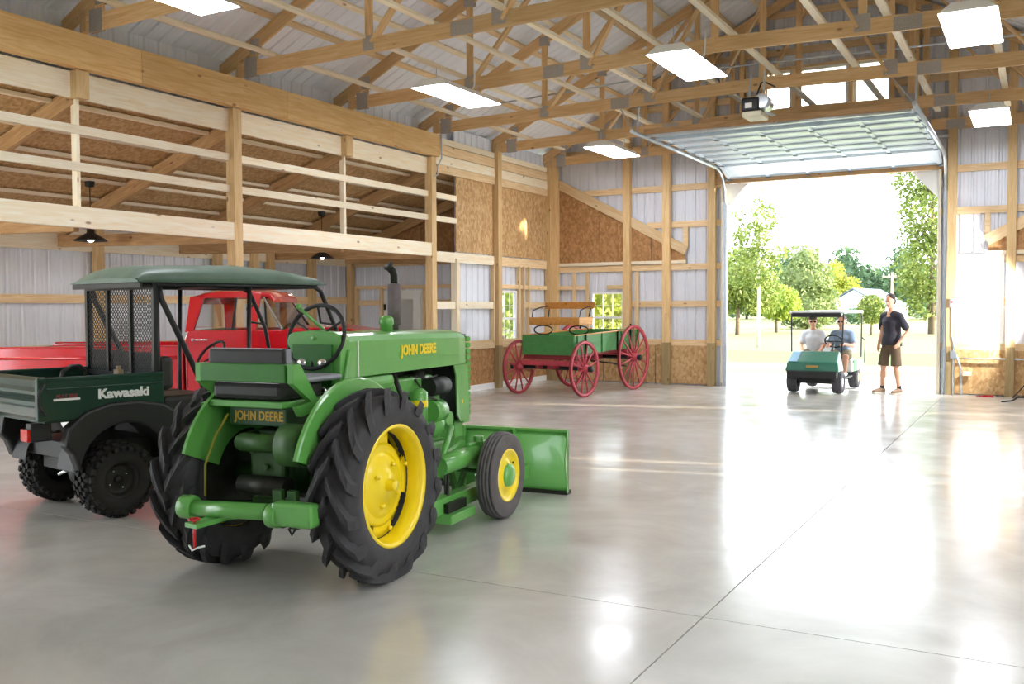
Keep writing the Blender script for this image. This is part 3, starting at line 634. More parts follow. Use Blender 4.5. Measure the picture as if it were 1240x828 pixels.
# ------------------------------------------------------------------ tractor (local: x forward, y left)
TH = R(90+5.5)
TO = Vector((-4.098, 4.580, 0))
tr = thing('tractor', 'green and yellow vintage farm tractor with a front blade', 'tractor', TO, TH)
def part(o, name, m, mb, bevel=0, parent=None): return mb.build(name, m, parent or o, bevel)
RA = .585
for s in (-1, 1):
    yc = -.60 if s < 0 else .54
    T = axisT((0, yc, RA), (0, s, 0))
    tractor_tire(RA, .27, .345, 16, 'rear_tire', tr, T)
    rim = MB(); rim.lathe([(.372, .105), (.372, .12), (.355, .125), (.345, .10), (.335, .085), (.325, .03), (.335, -.06), (.35, -.1), (.37, -.115), (.37, -.105)], 48, T)
    rim = rim.build('rear_rim', JDY, tr)
    d = MB(); d.lathe([(.0, .062), (.10, .062), (.105, .05), (.165, .05), (.185, .035), (.205, .02)], 40, T); d.lathe([(.0, .042), (.205, .0)], 40, T); d.lathe([(.20, .022), (.235, .018), (.255, .012), (.255, .0), (.2, .0)], 40, T)
    for k in range(4):
        a = k*PI/2+.05; d.lathe([(.25, .012), (.28, .008), (.335, .0), (.335, -.015), (.26, -.005), (.25, .0)], 8, T, a-.38, a+.38)
    d.build('wheel_disc', JDY, rim)
    MB().lathe([(0, -.10), (.20, -.10), (.335, -.085)], 32, T).build('inner_wheel_disc', DIRTY, rim)  # dark disc closing the inner side of the wheel
    hb = MB(); hb.lathe([(.0, .12), (.028, .12), (.032, .11), (.036, .06)], 18, T); hb.build('axle_end', JDY, rim)
    for k in range(8):
        a = k*PI/4+.3; q = .135 if k % 2 else .295; z = .052 if k % 2 else .012
        MB().lathe([(0, .022), (.014, .022), (.014, 0)], 8, T @ Matrix.Translation((q*math.cos(a), q*math.sin(a), z))).build('bolt', JDY, rim)
    # clamshell fender
    f = MB(); Tf = axisT((0, s*.40, RA), (0, s, 0)); N_ = 26
    fp = []
    for i in range(N_+1):
        a = R(38)+(R(160)-R(38))*i/N_; fp.append((a,))
    vs = []; fs = []
    for i, (a,) in enumerate(fp):
        c_, s_ = math.cos(a), math.sin(a)
        fy_ = -.445 if s < 0 else .385; vs += [(.30*c_, fy_, RA+.30*s_), (.635*c_, fy_, RA+.635*s_), (.645*c_, fy_-s*.008, RA+.645*s_), (.645*c_, fy_-s*.03, RA+.645*s_)]
    for i in range(N_):
        for k in range(3): fs.append((i*4+k, i*4+4+k, i*4+5+k, i*4+1+k))
    fo_ = f.add(vs, fs, False).build('fender', JDG, tr); sol = fo_.modifiers.new('thick', 'SOLIDIFY'); sol.thickness = .006
# axle housings, gearbox
m = MB(); m.tube([(0, -.47, RA), (0, -.2, RA), (0, .2, RA), (0, .47, RA)], [.07, .1, .1, .07], 16); part(tr, 'axle_housing', JDGD, m)
m = MB(); m.box(-.26, .45, -.16, .16, .42, .92).box(-.30, -.25, -.13, .13, .50, .86).box(.4, .95, -.13, .13, .50, .9); part(tr, 'gearbox', JDGD, m, .03)
m = MB()
for (yy, zz) in ((.09, .80), (.09, .58), (-.09, .58), (-.09, .8), (.0, .7)): m.tube([(-.33, yy, zz), (-.28, yy, zz)], .022, 8)
part(tr, 'cover_bolts', JDGD, m)
m = MB(); m.lathe([(0, .12), (.05, .12), (.055, .08), (.115, .08), (.125, .075), (.125, -.075), (.10, -.08), (.0, -.08)], 28, axisT((-.40, -.29, .86), (0, -1, 0))); part(tr, 'belt_pulley', JDGD, m)
m = MB(); m.tube([(-.40, -.2, .86), (-.40, .1, .86), (-.25, .12, .86)], .055, 12); part(tr, 'pulley_shaft', JDGD, m)
m = MB(); m.tube([(-.36, .14, .60), (-.36, -.2, .60)], .06, 12); part(tr, 'lift_housing', DIRTY, m)
m = MB(); m.bar((-.3, -.1, .50), (-.28, -.62, .50), .12, .1); part(tr, 'lift_arm_shaft', mat('grey_iron', '#6a6a68', .5, .4), m, .02)
# rear toolbar and hitch
m = MB(); m.tube([(-.60, .34, .485), (-.60, -.24, .505)], .048, 18); part(tr, 'toolbar', JDG, m)
for y0, y1 in ((.38, .29), (-.25, -.32)):
    m = MB(); m.tube([(-.60, y0, .49), (-.60, y1, .49)], .07, 20); part(tr, 'toolbar_flange', JDG, m, .01)
m = MB(); m.box(-.65, -.55, -.56, -.29, .44, .575); part(tr, 'toolbar_bracket', JDG, m, .02)
for y in (.24, -.40): m = MB(); m.bar((-.58, y, .48), (.05, y*.75, .38), .05, .09); part(tr, 'draft_arm', JDGD, m)
m = MB(); m.bar((-.55, .12, .44), (-.78, .16, .43), .10, .025).bar((-.56, .1, .44), (.2, 0, .40), .07, .03); part(tr, 'drawbar', JDG, m)
m = MB(); m.tube([(-.75, .16, .46), (-.75, .16, .30)], .009, 8).tube([(-.75+.03*math.cos(a), .16+.03*math.sin(a), .462) for a in np.linspace(0, 2*PI, 13)[:-1]], .007, 6, True); part(tr, 'hitch_pin', RED, m)
m = MB(); m.tube([(-.75, .20, .31), (-.76, .17, .285), (-.75, .14, .30), (-.75, .09, .315)], .006, 6); part(tr, 'pin_clip', WHITE, m)
m = MB(); m.tube([(-.60, -.42, .45), (-.60, -.42, .42), (-.60, -.40, .39), (-.60, -.38, .42), (-.60, -.41, .45)], .008, 6); part(tr, 'eye_bolt', DIRTY, m)
for y in (-.2, -.3): m = MB(); m.bar((-.52, y-.05, .62), (-.50, y-.05, .40), .035, .06); part(tr, 'link_plate', JDGD, m)
m = MB(); m.tube([(-.38, .22, 1.02), (-.42, .28, .9), (-.46, .33, .72), (-.50, .30, .54)], .008, 6); part(tr, 'brake_cable', mat('yellow_hose', '#8a8420', .5), m)
# seat with backrest channel and lettered tool box
seat_before = set(o_.name for o_ in tr.children)
m = MB(); m.box(-.60, -.56, -.20, .42, 1.20, 1.305).box(-.60, -.5, -.20, .42, 1.295, 1.31); part(tr, 'backrest_channel', mat('tractor_green_shade', '#3a7a2c', .35, var=.1), m, .006)
m = MB(); m.box(-.56, -.50, -.17, .40, 1.29, 1.40); part(tr, 'backrest_pad', SEATB, m, .02)
m = MB(); m.box(-.545, -.50, -.175, -.165, 1.30, 1.395); part(tr, 'pad_end', SEATG, m)
m = MB(); m.box(-.55, -.12, -.14, .38, 1.085, 1.20); part(tr, 'seat_cushion', SEATB, m, .035)
m = MB(); m.box(-.46, -.06, -.24, .36, 1.19, 1.225); part(tr, 'seat_top', SEATG, m, .03)
m = MB(); m.box(-.57, -.1, -.16, .39, 1.045, 1.085); part(tr, 'seat_base', JDG, m, .008)
m = MB(); m.box(-.52, -.15, -.15, .27, .93, 1.045); part(tr, 'tool_box', mat('toolbox_green', '#1f4a24', .4), m, .01)
text('lettering', 'JOHN DEERE', .078, mat('gold_print', '#b8962a', .5), tr, Matrix.Translation((-.522, .05, .99)) @ Matrix(((0, 0, -1, 0), (-1, 0, 0, 0), (0, 1, 0, 0), (0, 0, 0, 1))), sx=.8, bold=.0025)
# side arms of the seat frame
for s, y in ((1, -.24), (-1, .44)):
    m = MB(); m.add([(-.60, y, 1.20), (-.60, y, 1.31), (-.53, y, 1.31), (-.36, y, 1.09), (-.28, y, 1.09), (-.28, y, 1.04), (-.52, y, 1.0), (-.56, y, 1.06), (-.42, y, 1.08)], [(0, 1, 2, 3, 8), (8, 3, 4, 5, 6, 7)])
    o_ = part(tr, 'seat_arm', JDG, m); sol = o_.modifiers.new('thick', 'SOLIDIFY'); sol.thickness = .04; sol.offset = 0
m = MB(); m.box(-.36, .12, -.36, -.22, 1.06, 1.075).box(-.36, .12, .36, .48, 1.06, 1.075); part(tr, 'fender_bracket', JDG, m)
for y in (-.12, .15): m = MB(); m.bar((-.35, y, 1.05), (-.1, y, .9), .05, .03); part(tr, 'seat_strut', JDGD, m)
for o_ in [q for q in tr.children if q.name not in seat_before]: o_.location += Vector((.19, -.02, .018))
# hood, dash, grille
def section(y_, z0, z1, r=.05):
    return [(-y_, z0), (-y_, z1-r), (-y_+r*.3, z1-r*.3), (-y_+r, z1), (0, z1+.012), (y_-r, z1), (y_-r*.3, z1-r*.3), (y_, z1-r), (y_, z0)]
def loft(secs, xs, cap=True):
    m = MB(); n_ = len(secs[0]); vs = []; fs = []
    for x, sc in zip(xs, secs): vs += [(x, y, z) for y, z in sc]
    for i in range(len(xs)-1):
        for k in range(n_-1): fs.append((i*n_+k, i*n_+k+1, (i+1)*n_+k+1, (i+1)*n_+k))
        fs.append((i*n_+n_-1, i*n_, (i+1)*n_, (i+1)*n_+n_-1))
    if cap: fs.append(tuple(range(n_))); fs.append(tuple((len(xs)-1)*n_+k for k in reversed(range(n_))))
    return m.add(vs, fs)
m = loft([section(.20, 1.20, 1.485)]*2+[section(.195, 1.20, 1.468), section(.19, 1.2, 1.455)], [.30, .9, 1.9, 2.02]); part(tr, 'hood', JDG, m, .004)
for z in (1.415, 1.285): m = MB(); m.box(.42, 1.88, -.203, .203, z-.004, z+.004); part(tr, 'hood_bead', JDG, m)
m = MB(); m.box(.395, .41, -.204, .204, 1.2, 1.44); part(tr, 'hood_band', mat('bright_trim', '#dfe8d8', .3, .3), m)
text('lettering', 'JOHN DEERE', .098, JDY, tr, Matrix.Translation((1.22, -.2055, 1.348)) @ Matrix(((1, 0, 0, 0), (0, 0, -1, 0), (0, 1, 0, 0), (0, 0, 0, 1))), sx=.93, bold=.0045)
m = MB(); m.box(.36, .92, -.19, .19, 1.08, 1.20); part(tr, 'fuel_tank', JDG, m, .05)
m = loft([section(.205, .86, 1.50), section(.205, .86, 1.50)], [.19, .30]); part(tr, 'dash_panel', JDG, m, .006)
m = MB(); m.box(.17, .19, -.15, .15, .95, 1.42); part(tr, 'dash_face', mat('dash_green', '#2b6a22', .4), m)
for y, z in ((-.08, 1.3), (.08, 1.3), (-.08, 1.12)): m = MB(); m.lathe([(0, .012), (.03, .012), (.034, 0)], 16, axisT((.17, y, z), (-1, 0, 0))); part(tr, 'gauge', CHROME, m)
# grille shroud with rolled louvres at the front
for s in (-1, 1):
    m = MB(); m.add([(1.78, s*.195, 1.20), (2.02, s*.195, 1.20), (2.06, s*.19, .74), (1.90, s*.19, .74), (1.84, s*.195, .80), (1.82, s*.195, 1.12)], [(0, 1, 2, 3, 4, 5)])
    o_ = part(tr, 'grille_side', JDG, m); sol = o_.modifiers.new('thick', 'SOLIDIFY'); sol.thickness = .012
for k in range(13):
    z = .80+k*.05; m = MB(); m.tube([(2.06, -.2, z), (2.085, -.1, z), (2.09, 0, z), (2.085, .1, z), (2.06, .2, z)], .022, 8); part(tr, 'grille_louvre', JDG, m)
m = MB(); m.box(1.86, 2.04, -.18, .18, .76, 1.44); part(tr, 'radiator', BLACK, m)
m = MB(); m.box(1.96, 2.075, -.2, .2, .72, .80).box(1.9, 2.05, -.15, .15, .60, .74); part(tr, 'nose_casting', JDG, m, .01)
m = MB(); m.cbox((1.93, -.203, .90), (.02, .004, .03)); part(tr, 'decal', JDY, m)
# engine
m = MB(); m.box(.95, 1.72, -.12, .13, .60, .98).box(.98, 1.62, -.11, .12, .98, 1.14).box(1.0, 1.75, -.16, .16, .48, .62); part(tr, 'engine_block', JDG, m, .025)
m = MB(); m.tube([(1.22, -.2, .80), (1.22, -.2, 1.03), (1.22, -.2, 1.06)], [.065, .065, .03], 18); part(tr, 'oil_filter', JDG, m)
m = MB(); m.tube([(1.22, -.2, .925), (1.22, -.2, .975)], .067, 18, cap=False); part(tr, 'filter_band', JDY, m)
m = MB(); m.tube([(1.10, -.19, .86), (1.10, -.24, .86)], .042, 14); part(tr, 'breather_cap', CHROME, m)
m = MB(); m.tube([(1.42, -.17, 1.05), (1.68, -.17, 1.05)], .07, 18); part(tr, 'generator', BLACK, m)
m = MB(); m.tube([(1.45, -.16, .86), (1.6, -.17, .86)], .09, 16).ell((1.55, -.16, .75), (.11, .06, .1)).ell((1.35, -.15, .72), (.12, .06, .08)).tube([(1.72, -.12, .78), (1.72, -.20, .78)], .06, 14).ell((1.15, -.14, .70), (.1, .06, .09)); part(tr, 'engine_castings', JDG, m)
m = MB(); m.tube([(1.7, -.22, .72), (1.35, -.30, .45)], .025, 10); part(tr, 'lift_rod', JDG, m)
for pts_, r_ in (([(.95, -.15, 1.17), (.98, -.2, 1.0), (.9, -.2, .8)], .02), ([(1.3, -.12, 1.12), (1.36, -.18, 1.0), (1.5, -.2, .95)], .008), ([(1.25, -.1, 1.15), (1.4, -.17, 1.12), (1.6, -.15, 1.13)], .007)): part(tr, 'pipe', DIRTY, MB().tube(pts_, r_, 8))
m = MB(); m.box(1.0, 1.8, .0, .15, 1.1, 1.2).tube([(1.45, -.05, 1.0), (1.45, -.05, 1.18)], .07, 12); part(tr, 'manifold', DIRTY, m)
# muffler, precleaner
m = MB(); m.tube([(1.30, .05, 1.47), (1.30, .05, 1.52), (1.30, .05, 1.53), (1.30, .05, 1.83), (1.30, .05, 1.84)], [.03, .03, .05, .05, .03], 18); part(tr, 'muffler', MUFF, m)
m = MB(); m.tube([(1.30, .05, 1.83), (1.30, .05, 1.90), (1.28, .05, 1.93), (1.24, .05, 1.95)], .028, 10).lathe([(0, 0), (.035, 0), (.035, .01), (0, .01)], 16, axisT((1.22, .05, 1.96), (-.7, 0, .7))).bar((1.22, .05, 1.95), (1.26, .05, 2.0), .02, .01); part(tr, 'rain_cap', DIRTY, m)
m = MB(); m.tube([(1.0, -.06, 1.48), (1.0, -.06, 1.53), (1.0, -.06, 1.54), (1.0, -.06, 1.58), (1.0, -.06, 1.60)], [.045, .045, .055, .05, .03], 16); part(tr, 'fuel_cap', JDG, m)
# steering
sc = Vector((.22, .0, 1.47)); ax = Vector((-.96, 0, .28)).normalized(); T = axisT(sc, ax)
m = MB(); m.tube([tuple(T @ Vector((.213*math.cos(a), .213*math.sin(a), 0))) for a in np.linspace(0, 2*PI, 41)[:-1]], .014, 8, True); stw = part(tr, 'steering_wheel', BLACK, m)
for k in range(3):
    a = 2*PI*k/3-PI/2+.0; MB().tube([tuple(T @ Vector((.0, 0, -.01))), tuple(T @ Vector((.205*math.cos(a), .205*math.sin(a), 0)))], .008, 8).build('spoke', BLKMET, stw)
MB().lathe([(0, .03), (.03, .028), (.045, 0), (.045, -.04), (0, -.04)], 20, T).build('hub', JDG, stw)
m = MB(); m.tube([tuple(sc-ax*.02), tuple(sc-ax*.36)], .028, 12); part(tr, 'steering_column', JDG, m)
m = MB(); m.tube([(.34, -.03, 1.47), (.12, .06, 1.66)], .011, 8).ell((.12, .06, 1.665), (.02, .02, .02), 8, 6); part(tr, 'throttle_lever', JDG, m)
m = MB(); m.tube([(.25, -.21, .9), (.2, -.22, 1.15), (.28, -.21, 1.38)], .013, 8); part(tr, 'shift_lever', JDG, m)
# front axle and wheels
FX = 1.86
m = MB(); m.box(FX-.05, FX+.05, -.45, .45, .40, .50).tube([(FX, 0, .45), (FX, 0, .62)], .06, 12); part(tr, 'front_axle', JDG, m, .012)
for s in (-1, 1):
    m = MB(); m.tube([(FX, s*.45, .60), (FX, s*.45, .32)], .032, 12).tube([(FX, s*.45, .34), (FX, s*.56, .34)], .03, 12); part(tr, 'kingpin', JDG, m)
    T = axisT((FX, s*.575, .34), (0, s, 0))
    plain_tire(.34, .15, .195, mat('rubber_front', '#5d5857', .75, var=.2, vscale=9, bump=.1), 'front_tire', tr, T, 5, 56)
    rm = MB(); rm.lathe([(.208, .06), (.208, .07), (.195, .072), (.185, .05), (.16, .035), (.12, .045), (.09, .06), (.0, .06)], 40, T).lathe([(.208, -.06), (.19, -.05), (.0, -.05)], 40, T); rm = rm.build('front_rim', JDY, tr)
    MB().lathe([(.0, .105), (.05, .102), (.085, .085), (.092, .06)], 28, T).build('hub_cap', JDG, rm)
    MB().lathe([(0, .01), (.009, .01), (.009, 0)], 8, T @ Matrix.Translation((.13, .08, .042))).build('valve', DIRTY, rm)
m = MB(); m.tube([(FX-.12, -.45, .38), (FX-.12, .45, .38)], .016, 8); part(tr, 'tie_rod', JDGD, m)
m = MB(); m.tube([(1.28, -.33, .48), (1.85, -.37, .50)], .075, 18); part(tr, 'lift_cylinder', JDG, m)
m = MB(); m.box(1.82, 1.9, -.42, -.34, .5, .6).tube([(1.86, -.38, .5), (1.86, -.38, .64)], .04, 10).tube([(1.7, -.36, .58), (2.05, -.38, .57)], .02, 8); part(tr, 'cylinder_clevis', JDG, m, .01)
# push frame and blade
for y in (-.36, .36):
    m = MB(); m.box(.95, 2.85, y-.05, y+.05, .14, .26); part(tr, 'push_beam', JDG, m, .008)
m = MB(); m.box(1.15, 1.55, -.50, -.2, .08, .15); part(tr, 'frame_pad', JDG, m, .008)
m = MB(); m.box(1.2, 1.5, -.45, -.25, .15, .22).tube([(1.35, -.35, .2), (1.38, -.33, .46)], .012, 8).tube([(1.3, -.4, .2), (1.42, -.33, .46)], .01, 8); part(tr, 'frame_latch', DIRTY, m, .01)
for y in (-.25, .25): m = MB(); m.bar((2.1, y, .25), (2.85, y, .42), .05, .05); part(tr, 'blade_brace', JDG, m)
m = MB(); m.bar((1.5, -.3, .46), (1.62, -.3, .22), .03, .05).bar((1.9, -.28, .50), (1.7, -.28, .22), .03, .05); part(tr, 'frame_link', JDGD, m)
def bladeprof(z): return 2.93-.10*math.sin(PI*min(1, max(0, z/.57)))+.02
vs = []; fs = []; NZ = 10
for y in (-.74, .74):
    for i in range(NZ+1): z = .015+.555*i/NZ; vs.append((bladeprof(z), y, z))
for i in range(NZ): fs.append((i, i+1, NZ+2+i, NZ+1+i))
b_ = MB().add(vs, fs, True).build('blade', JDG, tr); sol = b_.modifiers.new('thick', 'SOLIDIFY'); sol.thickness = .012
m = MB(); m.box(bladeprof(.57)-.06, bladeprof(.57)+.01, -.74, .74, .555, .575); part(tr, 'blade_top_rail', JDG, m)
m = MB(); m.box(2.90, 3.0, -.745, .745, .0, .035); part(tr, 'cutting_edge', DIRTY, m)
for y in (-.74, -.25, .25, .74):
    m = MB(); poly = [(bladeprof(z)+.0, z) for z in np.linspace(.02, .57, 8)]+[(2.95-.10 if abs(y) < .5 else 2.90, .57), (2.86 if abs(y) < .5 else 2.90, .02)]
    T = Matrix(((1, 0, 0, 0), (0, 0, -1, y), (0, 1, 0, 0), (0, 0, 0, 1))); m.prism(poly, -.006, .006, T); part(tr, 'blade_rib', JDG, m)
# ------------------------------------------------------------------ utility vehicle (local: x forward, y left)
UH = 12; u_dir = Vector((math.sin(R(UH)), math.cos(R(UH)), 0)); u_left = Vector((-math.cos(R(UH)), math.sin(R(UH)), 0))
UO = fl(150, 627)+u_left*.64
ut = thing('utility_vehicle', 'dark green utility vehicle with cargo bed, mesh rear screen and canvas canopy', 'utility vehicle', UO, R(90-UH))
def knobby(r, wd, rb, name, parent, T):
    hw = wd/2; rc = r-.018
    m = MB(); m.lathe([(rb, -hw*.7), (rb+.02, -hw*.95), (rb+(rc-rb)*.5, -hw), (rc-.03, -hw*.95), (rc, -hw*.7), (rc, hw*.7), (rc-.03, hw*.95), (rb+(rc-rb)*.5, hw), (rb+.02, hw*.95), (rb, hw*.7), (rb-.015, 0), (rb, -hw*.7)], 40, T)
    for j, lat in enumerate((-.98, -.62, -.2, .2, .62, .98)):
        for k in range(26):
            a = 2*PI*(k+.5*(j % 2))/26; z = lat*hw
            rr = r if abs(lat) < .9 else r-.035
            Tk = T @ Matrix.Rotation(a, 4, 'Z') @ Matrix.Translation((rr-.014, 0, z)) @ Matrix.Rotation(.35*(1 if j % 2 else -1), 4, 'X')
            m.cbox((0, 0, 0), (.03, .042, .032), Tk)
    return m.build(name, RUBD, parent)
BLKRIM = mat('black_rim', '#262423', .4, .2)
for x, tw in ((0, .25), (1.87, .22)):
    for s in (-1, 1):
        T = axisT((x, s*.515, .30), (0, s, 0))
        knobby(.30, tw, .135, 'tire', ut, T)
        rm = MB(); rm.lathe([(.15, tw*.36), (.15, tw*.4), (.135, tw*.4), (.125, tw*.2), (.09, tw*.12), (.05, tw*.16), (.0, tw*.16)], 28, T); rm = rm.build('wheel_rim', BLKRIM, ut)
        for k in range(4):
            a = k*PI/2+.5; MB().lathe([(0, .018), (.009, .018), (.009, 0)], 8, T @ Matrix.Translation((.078*math.cos(a), .078*math.sin(a), tw*.13))).build('lug_nut', CHROME, rm)
        MB().lathe([(0, .03), (.03, .03), (.035, 0)], 14, T @ Matrix.Translation((0, 0, tw*.14))).build('hub_cap', BLACK, rm)
# chassis
m = MB(); m.box(-.22, 2.3, -.3, .3, .34, .46).box(-.3, .6, -.38, .38, .46, .60); part(ut, 'chassis', BLACK, m, .01)
m = MB(); m.tube([(0, -.4, .30), (0, .4, .30)], .05, 12).ell((0, 0, .30), (.14, .12, .13)); part(ut, 'rear_axle', DIRTY, m)
m = MB(); m.tube([(-.1, .3, .26), (.3, .1, .42)], .02, 8); part(ut, 'control_rod', CHROME, m)
for s in (-1, 1): m = MB(); m.bar((.0, s*.36, .3), (.5, s*.3, .45), .04, .06); part(ut, 'leaf_spring', DIRTY, m)
# bed with folded tailgate
bz0, bz1 = .82, 1.145
def bedside(s):
    m = MB(); y = s*.62
    m.box(-.58, .36, y-.02, y+.02, bz0, bz1).box(-.58, .36, y-.03, y+.03, bz1-.03, bz1).box(-.58, .36, y+s*.0-.026, y+.026, bz1-.095, bz1-.08)
    return m
for s in (-1, 1): part(ut, 'bed_side', DKG, bedside(s), .006)
m = MB(); m.box(-.58, .36, -.60, .60, bz0-.02, bz0+.01); part(ut, 'bed_floor', DKG, m)
m = MB(); m.box(.33, .37, -.62, .62, bz0, bz1+.0); part(ut, 'bed_front', DKG, m)
m = MB()
pf = [(-.60, bz0), (-.625, bz0+.03), (-.60, bz0+.09), (-.64, bz0+.115), (-.64, bz0+.145), (-.60, bz0+.17), (-.64, bz0+.20), (-.64, bz0+.225), (-.605, bz0+.25), (-.625, bz1-.02), (-.60, bz1), (-.575, bz1), (-.575, bz0)]
m.prism(pf, -.61, .61, Matrix(((1, 0, 0, 0), (0, 0, 1, 0), (0, 1, 0, 0), (0, 0, 0, 1)))); part(ut, 'tailgate', DKG, m)
for s in (-1, 1):
    m = MB(); m.box(-.645, -.565, s*.585, s*.64, bz0, bz1+.005); part(ut, 'corner_post', DKG, m, .012)
    m = MB(); m.tube([(-.60, s*.655, bz1-.04), (-.645, s*.655, bz1-.12), (-.645, s*.66, bz0+.12), (-.60, s*.655, bz0+.05)], .012, 8); part(ut, 'tailgate_latch', BLKMET, m)
    m = MB(); m.box(-.655, -.5, s*.44, s*.54, .66, .80); part(ut, 'tail_light_bracket', BLACK, m, .01)
    m = MB(); m.box(-.685, -.655, s*.42, s*.54, .665, .76); part(ut, 'tail_light', mat('red_lens', '#d01018', .2, coat=.5), m, .008)
    # wheel flare
    arch = [(.02+.37*math.cos(a), .36+.40*math.sin(a)) for a in np.linspace(.25, PI-.12, 15)]
    poly = arch+[(-.40, .55), (-.46, .62), (-.43, .76), (-.30, .87), (-.10, .925), (.12, .93), (.34, .89), (.52, .78), (.62, .62), (.62, .52)]
    m = MB(); m.prism(poly, s*.55, s*.672, Matrix(((1, 0, 0, 0), (0, 0, 1, 0), (0, 1, 0, 0), (0, 0, 0, 1)))); part(ut, 'rear_fender', BLACK, m, .035)
    m = MB(); m.lathe([(.40, -.2), (.40, .1)], 16, axisT((.02, s*.46, .36), (0, s, 0)), .0, PI); part(ut, 'wheel_well', BLACK, MB().add([(.02+.39*math.cos(a), yy, .37+.40*math.sin(a)) for yy in (s*.3, s*.56) for a in np.linspace(.1, PI-.1, 13)], [(i, i+1, 14+i, 13+i) for i in range(12)], True))
Ms = Matrix(((1, 0, 0, 0), (0, 0, -1, 0), (0, 1, 0, 0), (0, 0, 0, 1)))
text('lettering', 'Kawasaki', .10, WHITE, ut, Matrix.Translation((.02, -.645, .995)) @ Ms, sx=1.13, bold=.0042)
m = MB(); m.box(-.53, -.33, -.647, -.643, .968, .985); part(ut, 'badge_strip', WHITE, m)
text('badge_lettering', 'MULE 3010', .034, mat('badge_red', '#b04050', .4), ut, Matrix.Translation((-.43, -.647, 1.002)) @ Ms, sx=1.0)
# seats, floor, cowl
for y in (-.28, .28):
    m = MB(); m.box(.42, .92, y-.26, y+.26, .78, .93); part(ut, 'seat_cushion', SEATB, m, .04)
    m = MB(); m.box(.40, .52, y-.25, y+.25, .98, 1.26); part(ut, 'seat_back', SEATB, m, .04)
m = MB(); m.box(.38, 1.0, -.62, .62, .45, .78); part(ut, 'seat_base', BLACK, m, .02)
m = MB(); m.box(.9, 1.75, -.6, .6, .42, .46); part(ut, 'floor_pan', BLACK, m)
m = MB(); m.add([(1.7, -.6, .42), (1.7, .6, .42), (1.62, .6, 1.08), (1.62, -.6, 1.08), (2.36, -.5, .45), (2.36, .5, .45), (2.28, .48, .86), (2.28, -.48, .86), (1.75, -.58, 1.1), (1.75, .58, 1.1)], [(0, 1, 2, 3), (3, 2, 9, 8), (8, 9, 6, 7), (7, 6, 5, 4), (0, 4, 5, 1), (0, 3, 8, 7, 4), (1, 5, 6, 9, 2)]); part(ut, 'front_cowl', DKG, m, .03)
for s in (-1, 1): m = MB(); m.box(1.5, 2.24, s*.46, s*.68, .60, .66); part(ut, 'front_fender', BLACK, m, .02)
T = axisT((1.36, .28, 1.22), (-.75, 0, .65)); m = MB(); m.tube([tuple(T @ Vector((.16*math.cos(a), .16*math.sin(a), 0))) for a in np.linspace(0, 2*PI, 31)[:-1]], .013, 8, True)
sw = part(ut, 'steering_wheel', BLACK, m)
for k in range(3): MB().tube([tuple(T @ Vector((0, 0, -.03))), tuple(T @ Vector((.155*math.cos(2.1*k), .155*math.sin(2.1*k), 0)))], .009, 6).build('spoke', BLACK, sw)
m = MB(); m.tube([(1.38, .28, 1.2), (1.72, .28, .95)], .025, 8); part(ut, 'steering_column', BLACK, m)
# roll cage
zc = 1.86
for s in (-1, 1):
    y = s*.585
    m = MB(); m.tube([(.34, y, .80), (.34, y, zc)], .021, 10); part(ut, 'cage_rear_post', BLKMET, m)
    m = MB(); m.tube([(.36, y, zc-.02), (.38, y, zc-.12), (.82, y, .86), (.88, y, .55)], .024, 10); part(ut, 'cage_brace', BLKMET, m)
    m = MB(); m.tube([(1.22, y, zc), (1.20, y, 1.0), (1.2, y, .5)], .02, 10); part(ut, 'cage_door_post', BLKMET, m)
    m = MB(); m.tube([(.34, y, zc), (1.92, y, zc), (2.0, y, zc-.04), (2.18, y, 1.46), (2.26, y*.92, .9)], .021, 10); part(ut, 'cage_side_rail', BLKMET, m)
    m = MB(); m.tube([(2.06, y, 1.70), (1.97, y, 1.66), (2.0, y, 1.52), (2.14, y, 1.5)], .012, 8); part(ut, 'mirror_bracket', BLKMET, m)
for x in (.34, 1.2, 1.95): m = MB(); m.tube([(x, -.585, zc), (x, .585, zc)], .02, 10); part(ut, 'cage_cross_bar', BLKMET, m)
# expanded-metal screen behind the seats
for y in (-.585, -.2, .2, .585): m = MB(); m.box(.30, .33, y-.02, y+.02, 1.10, zc); part(ut, 'screen_bar', BLKMET, m)
for z0_, z1_ in ((1.82, zc+.01), (1.08, 1.12)): part(ut, 'screen_rail', BLKMET, MB().box(.30, .33, -.585, .585, z0_, z1_))
m = MB(); st = .044
k = -.585-.72
while k < .585:
    for sg in (1, -1):
        a0 = max(-.585, k); a1 = min(.585, k+.70)
        if a1-a0 > .01:
            if sg > 0: p0, p1 = (.315, a0, 1.12+(a0-k)), (.315, a1, 1.12+(a1-k))
            else: p0, p1 = (.315, -a0, 1.12+(a0-k)), (.315, -a1, 1.12+(a1-k))
            m.bar(p0, p1, .004, .0055)
    k += st
tag(part(ut, 'expanded_mesh', BLKMET, m), kind='stuff')
part(ut, 'lower_screen', mat('dark_panel', '#33312f', .6), MB().box(.335, .345, -.56, .56, 1.12, 1.30))
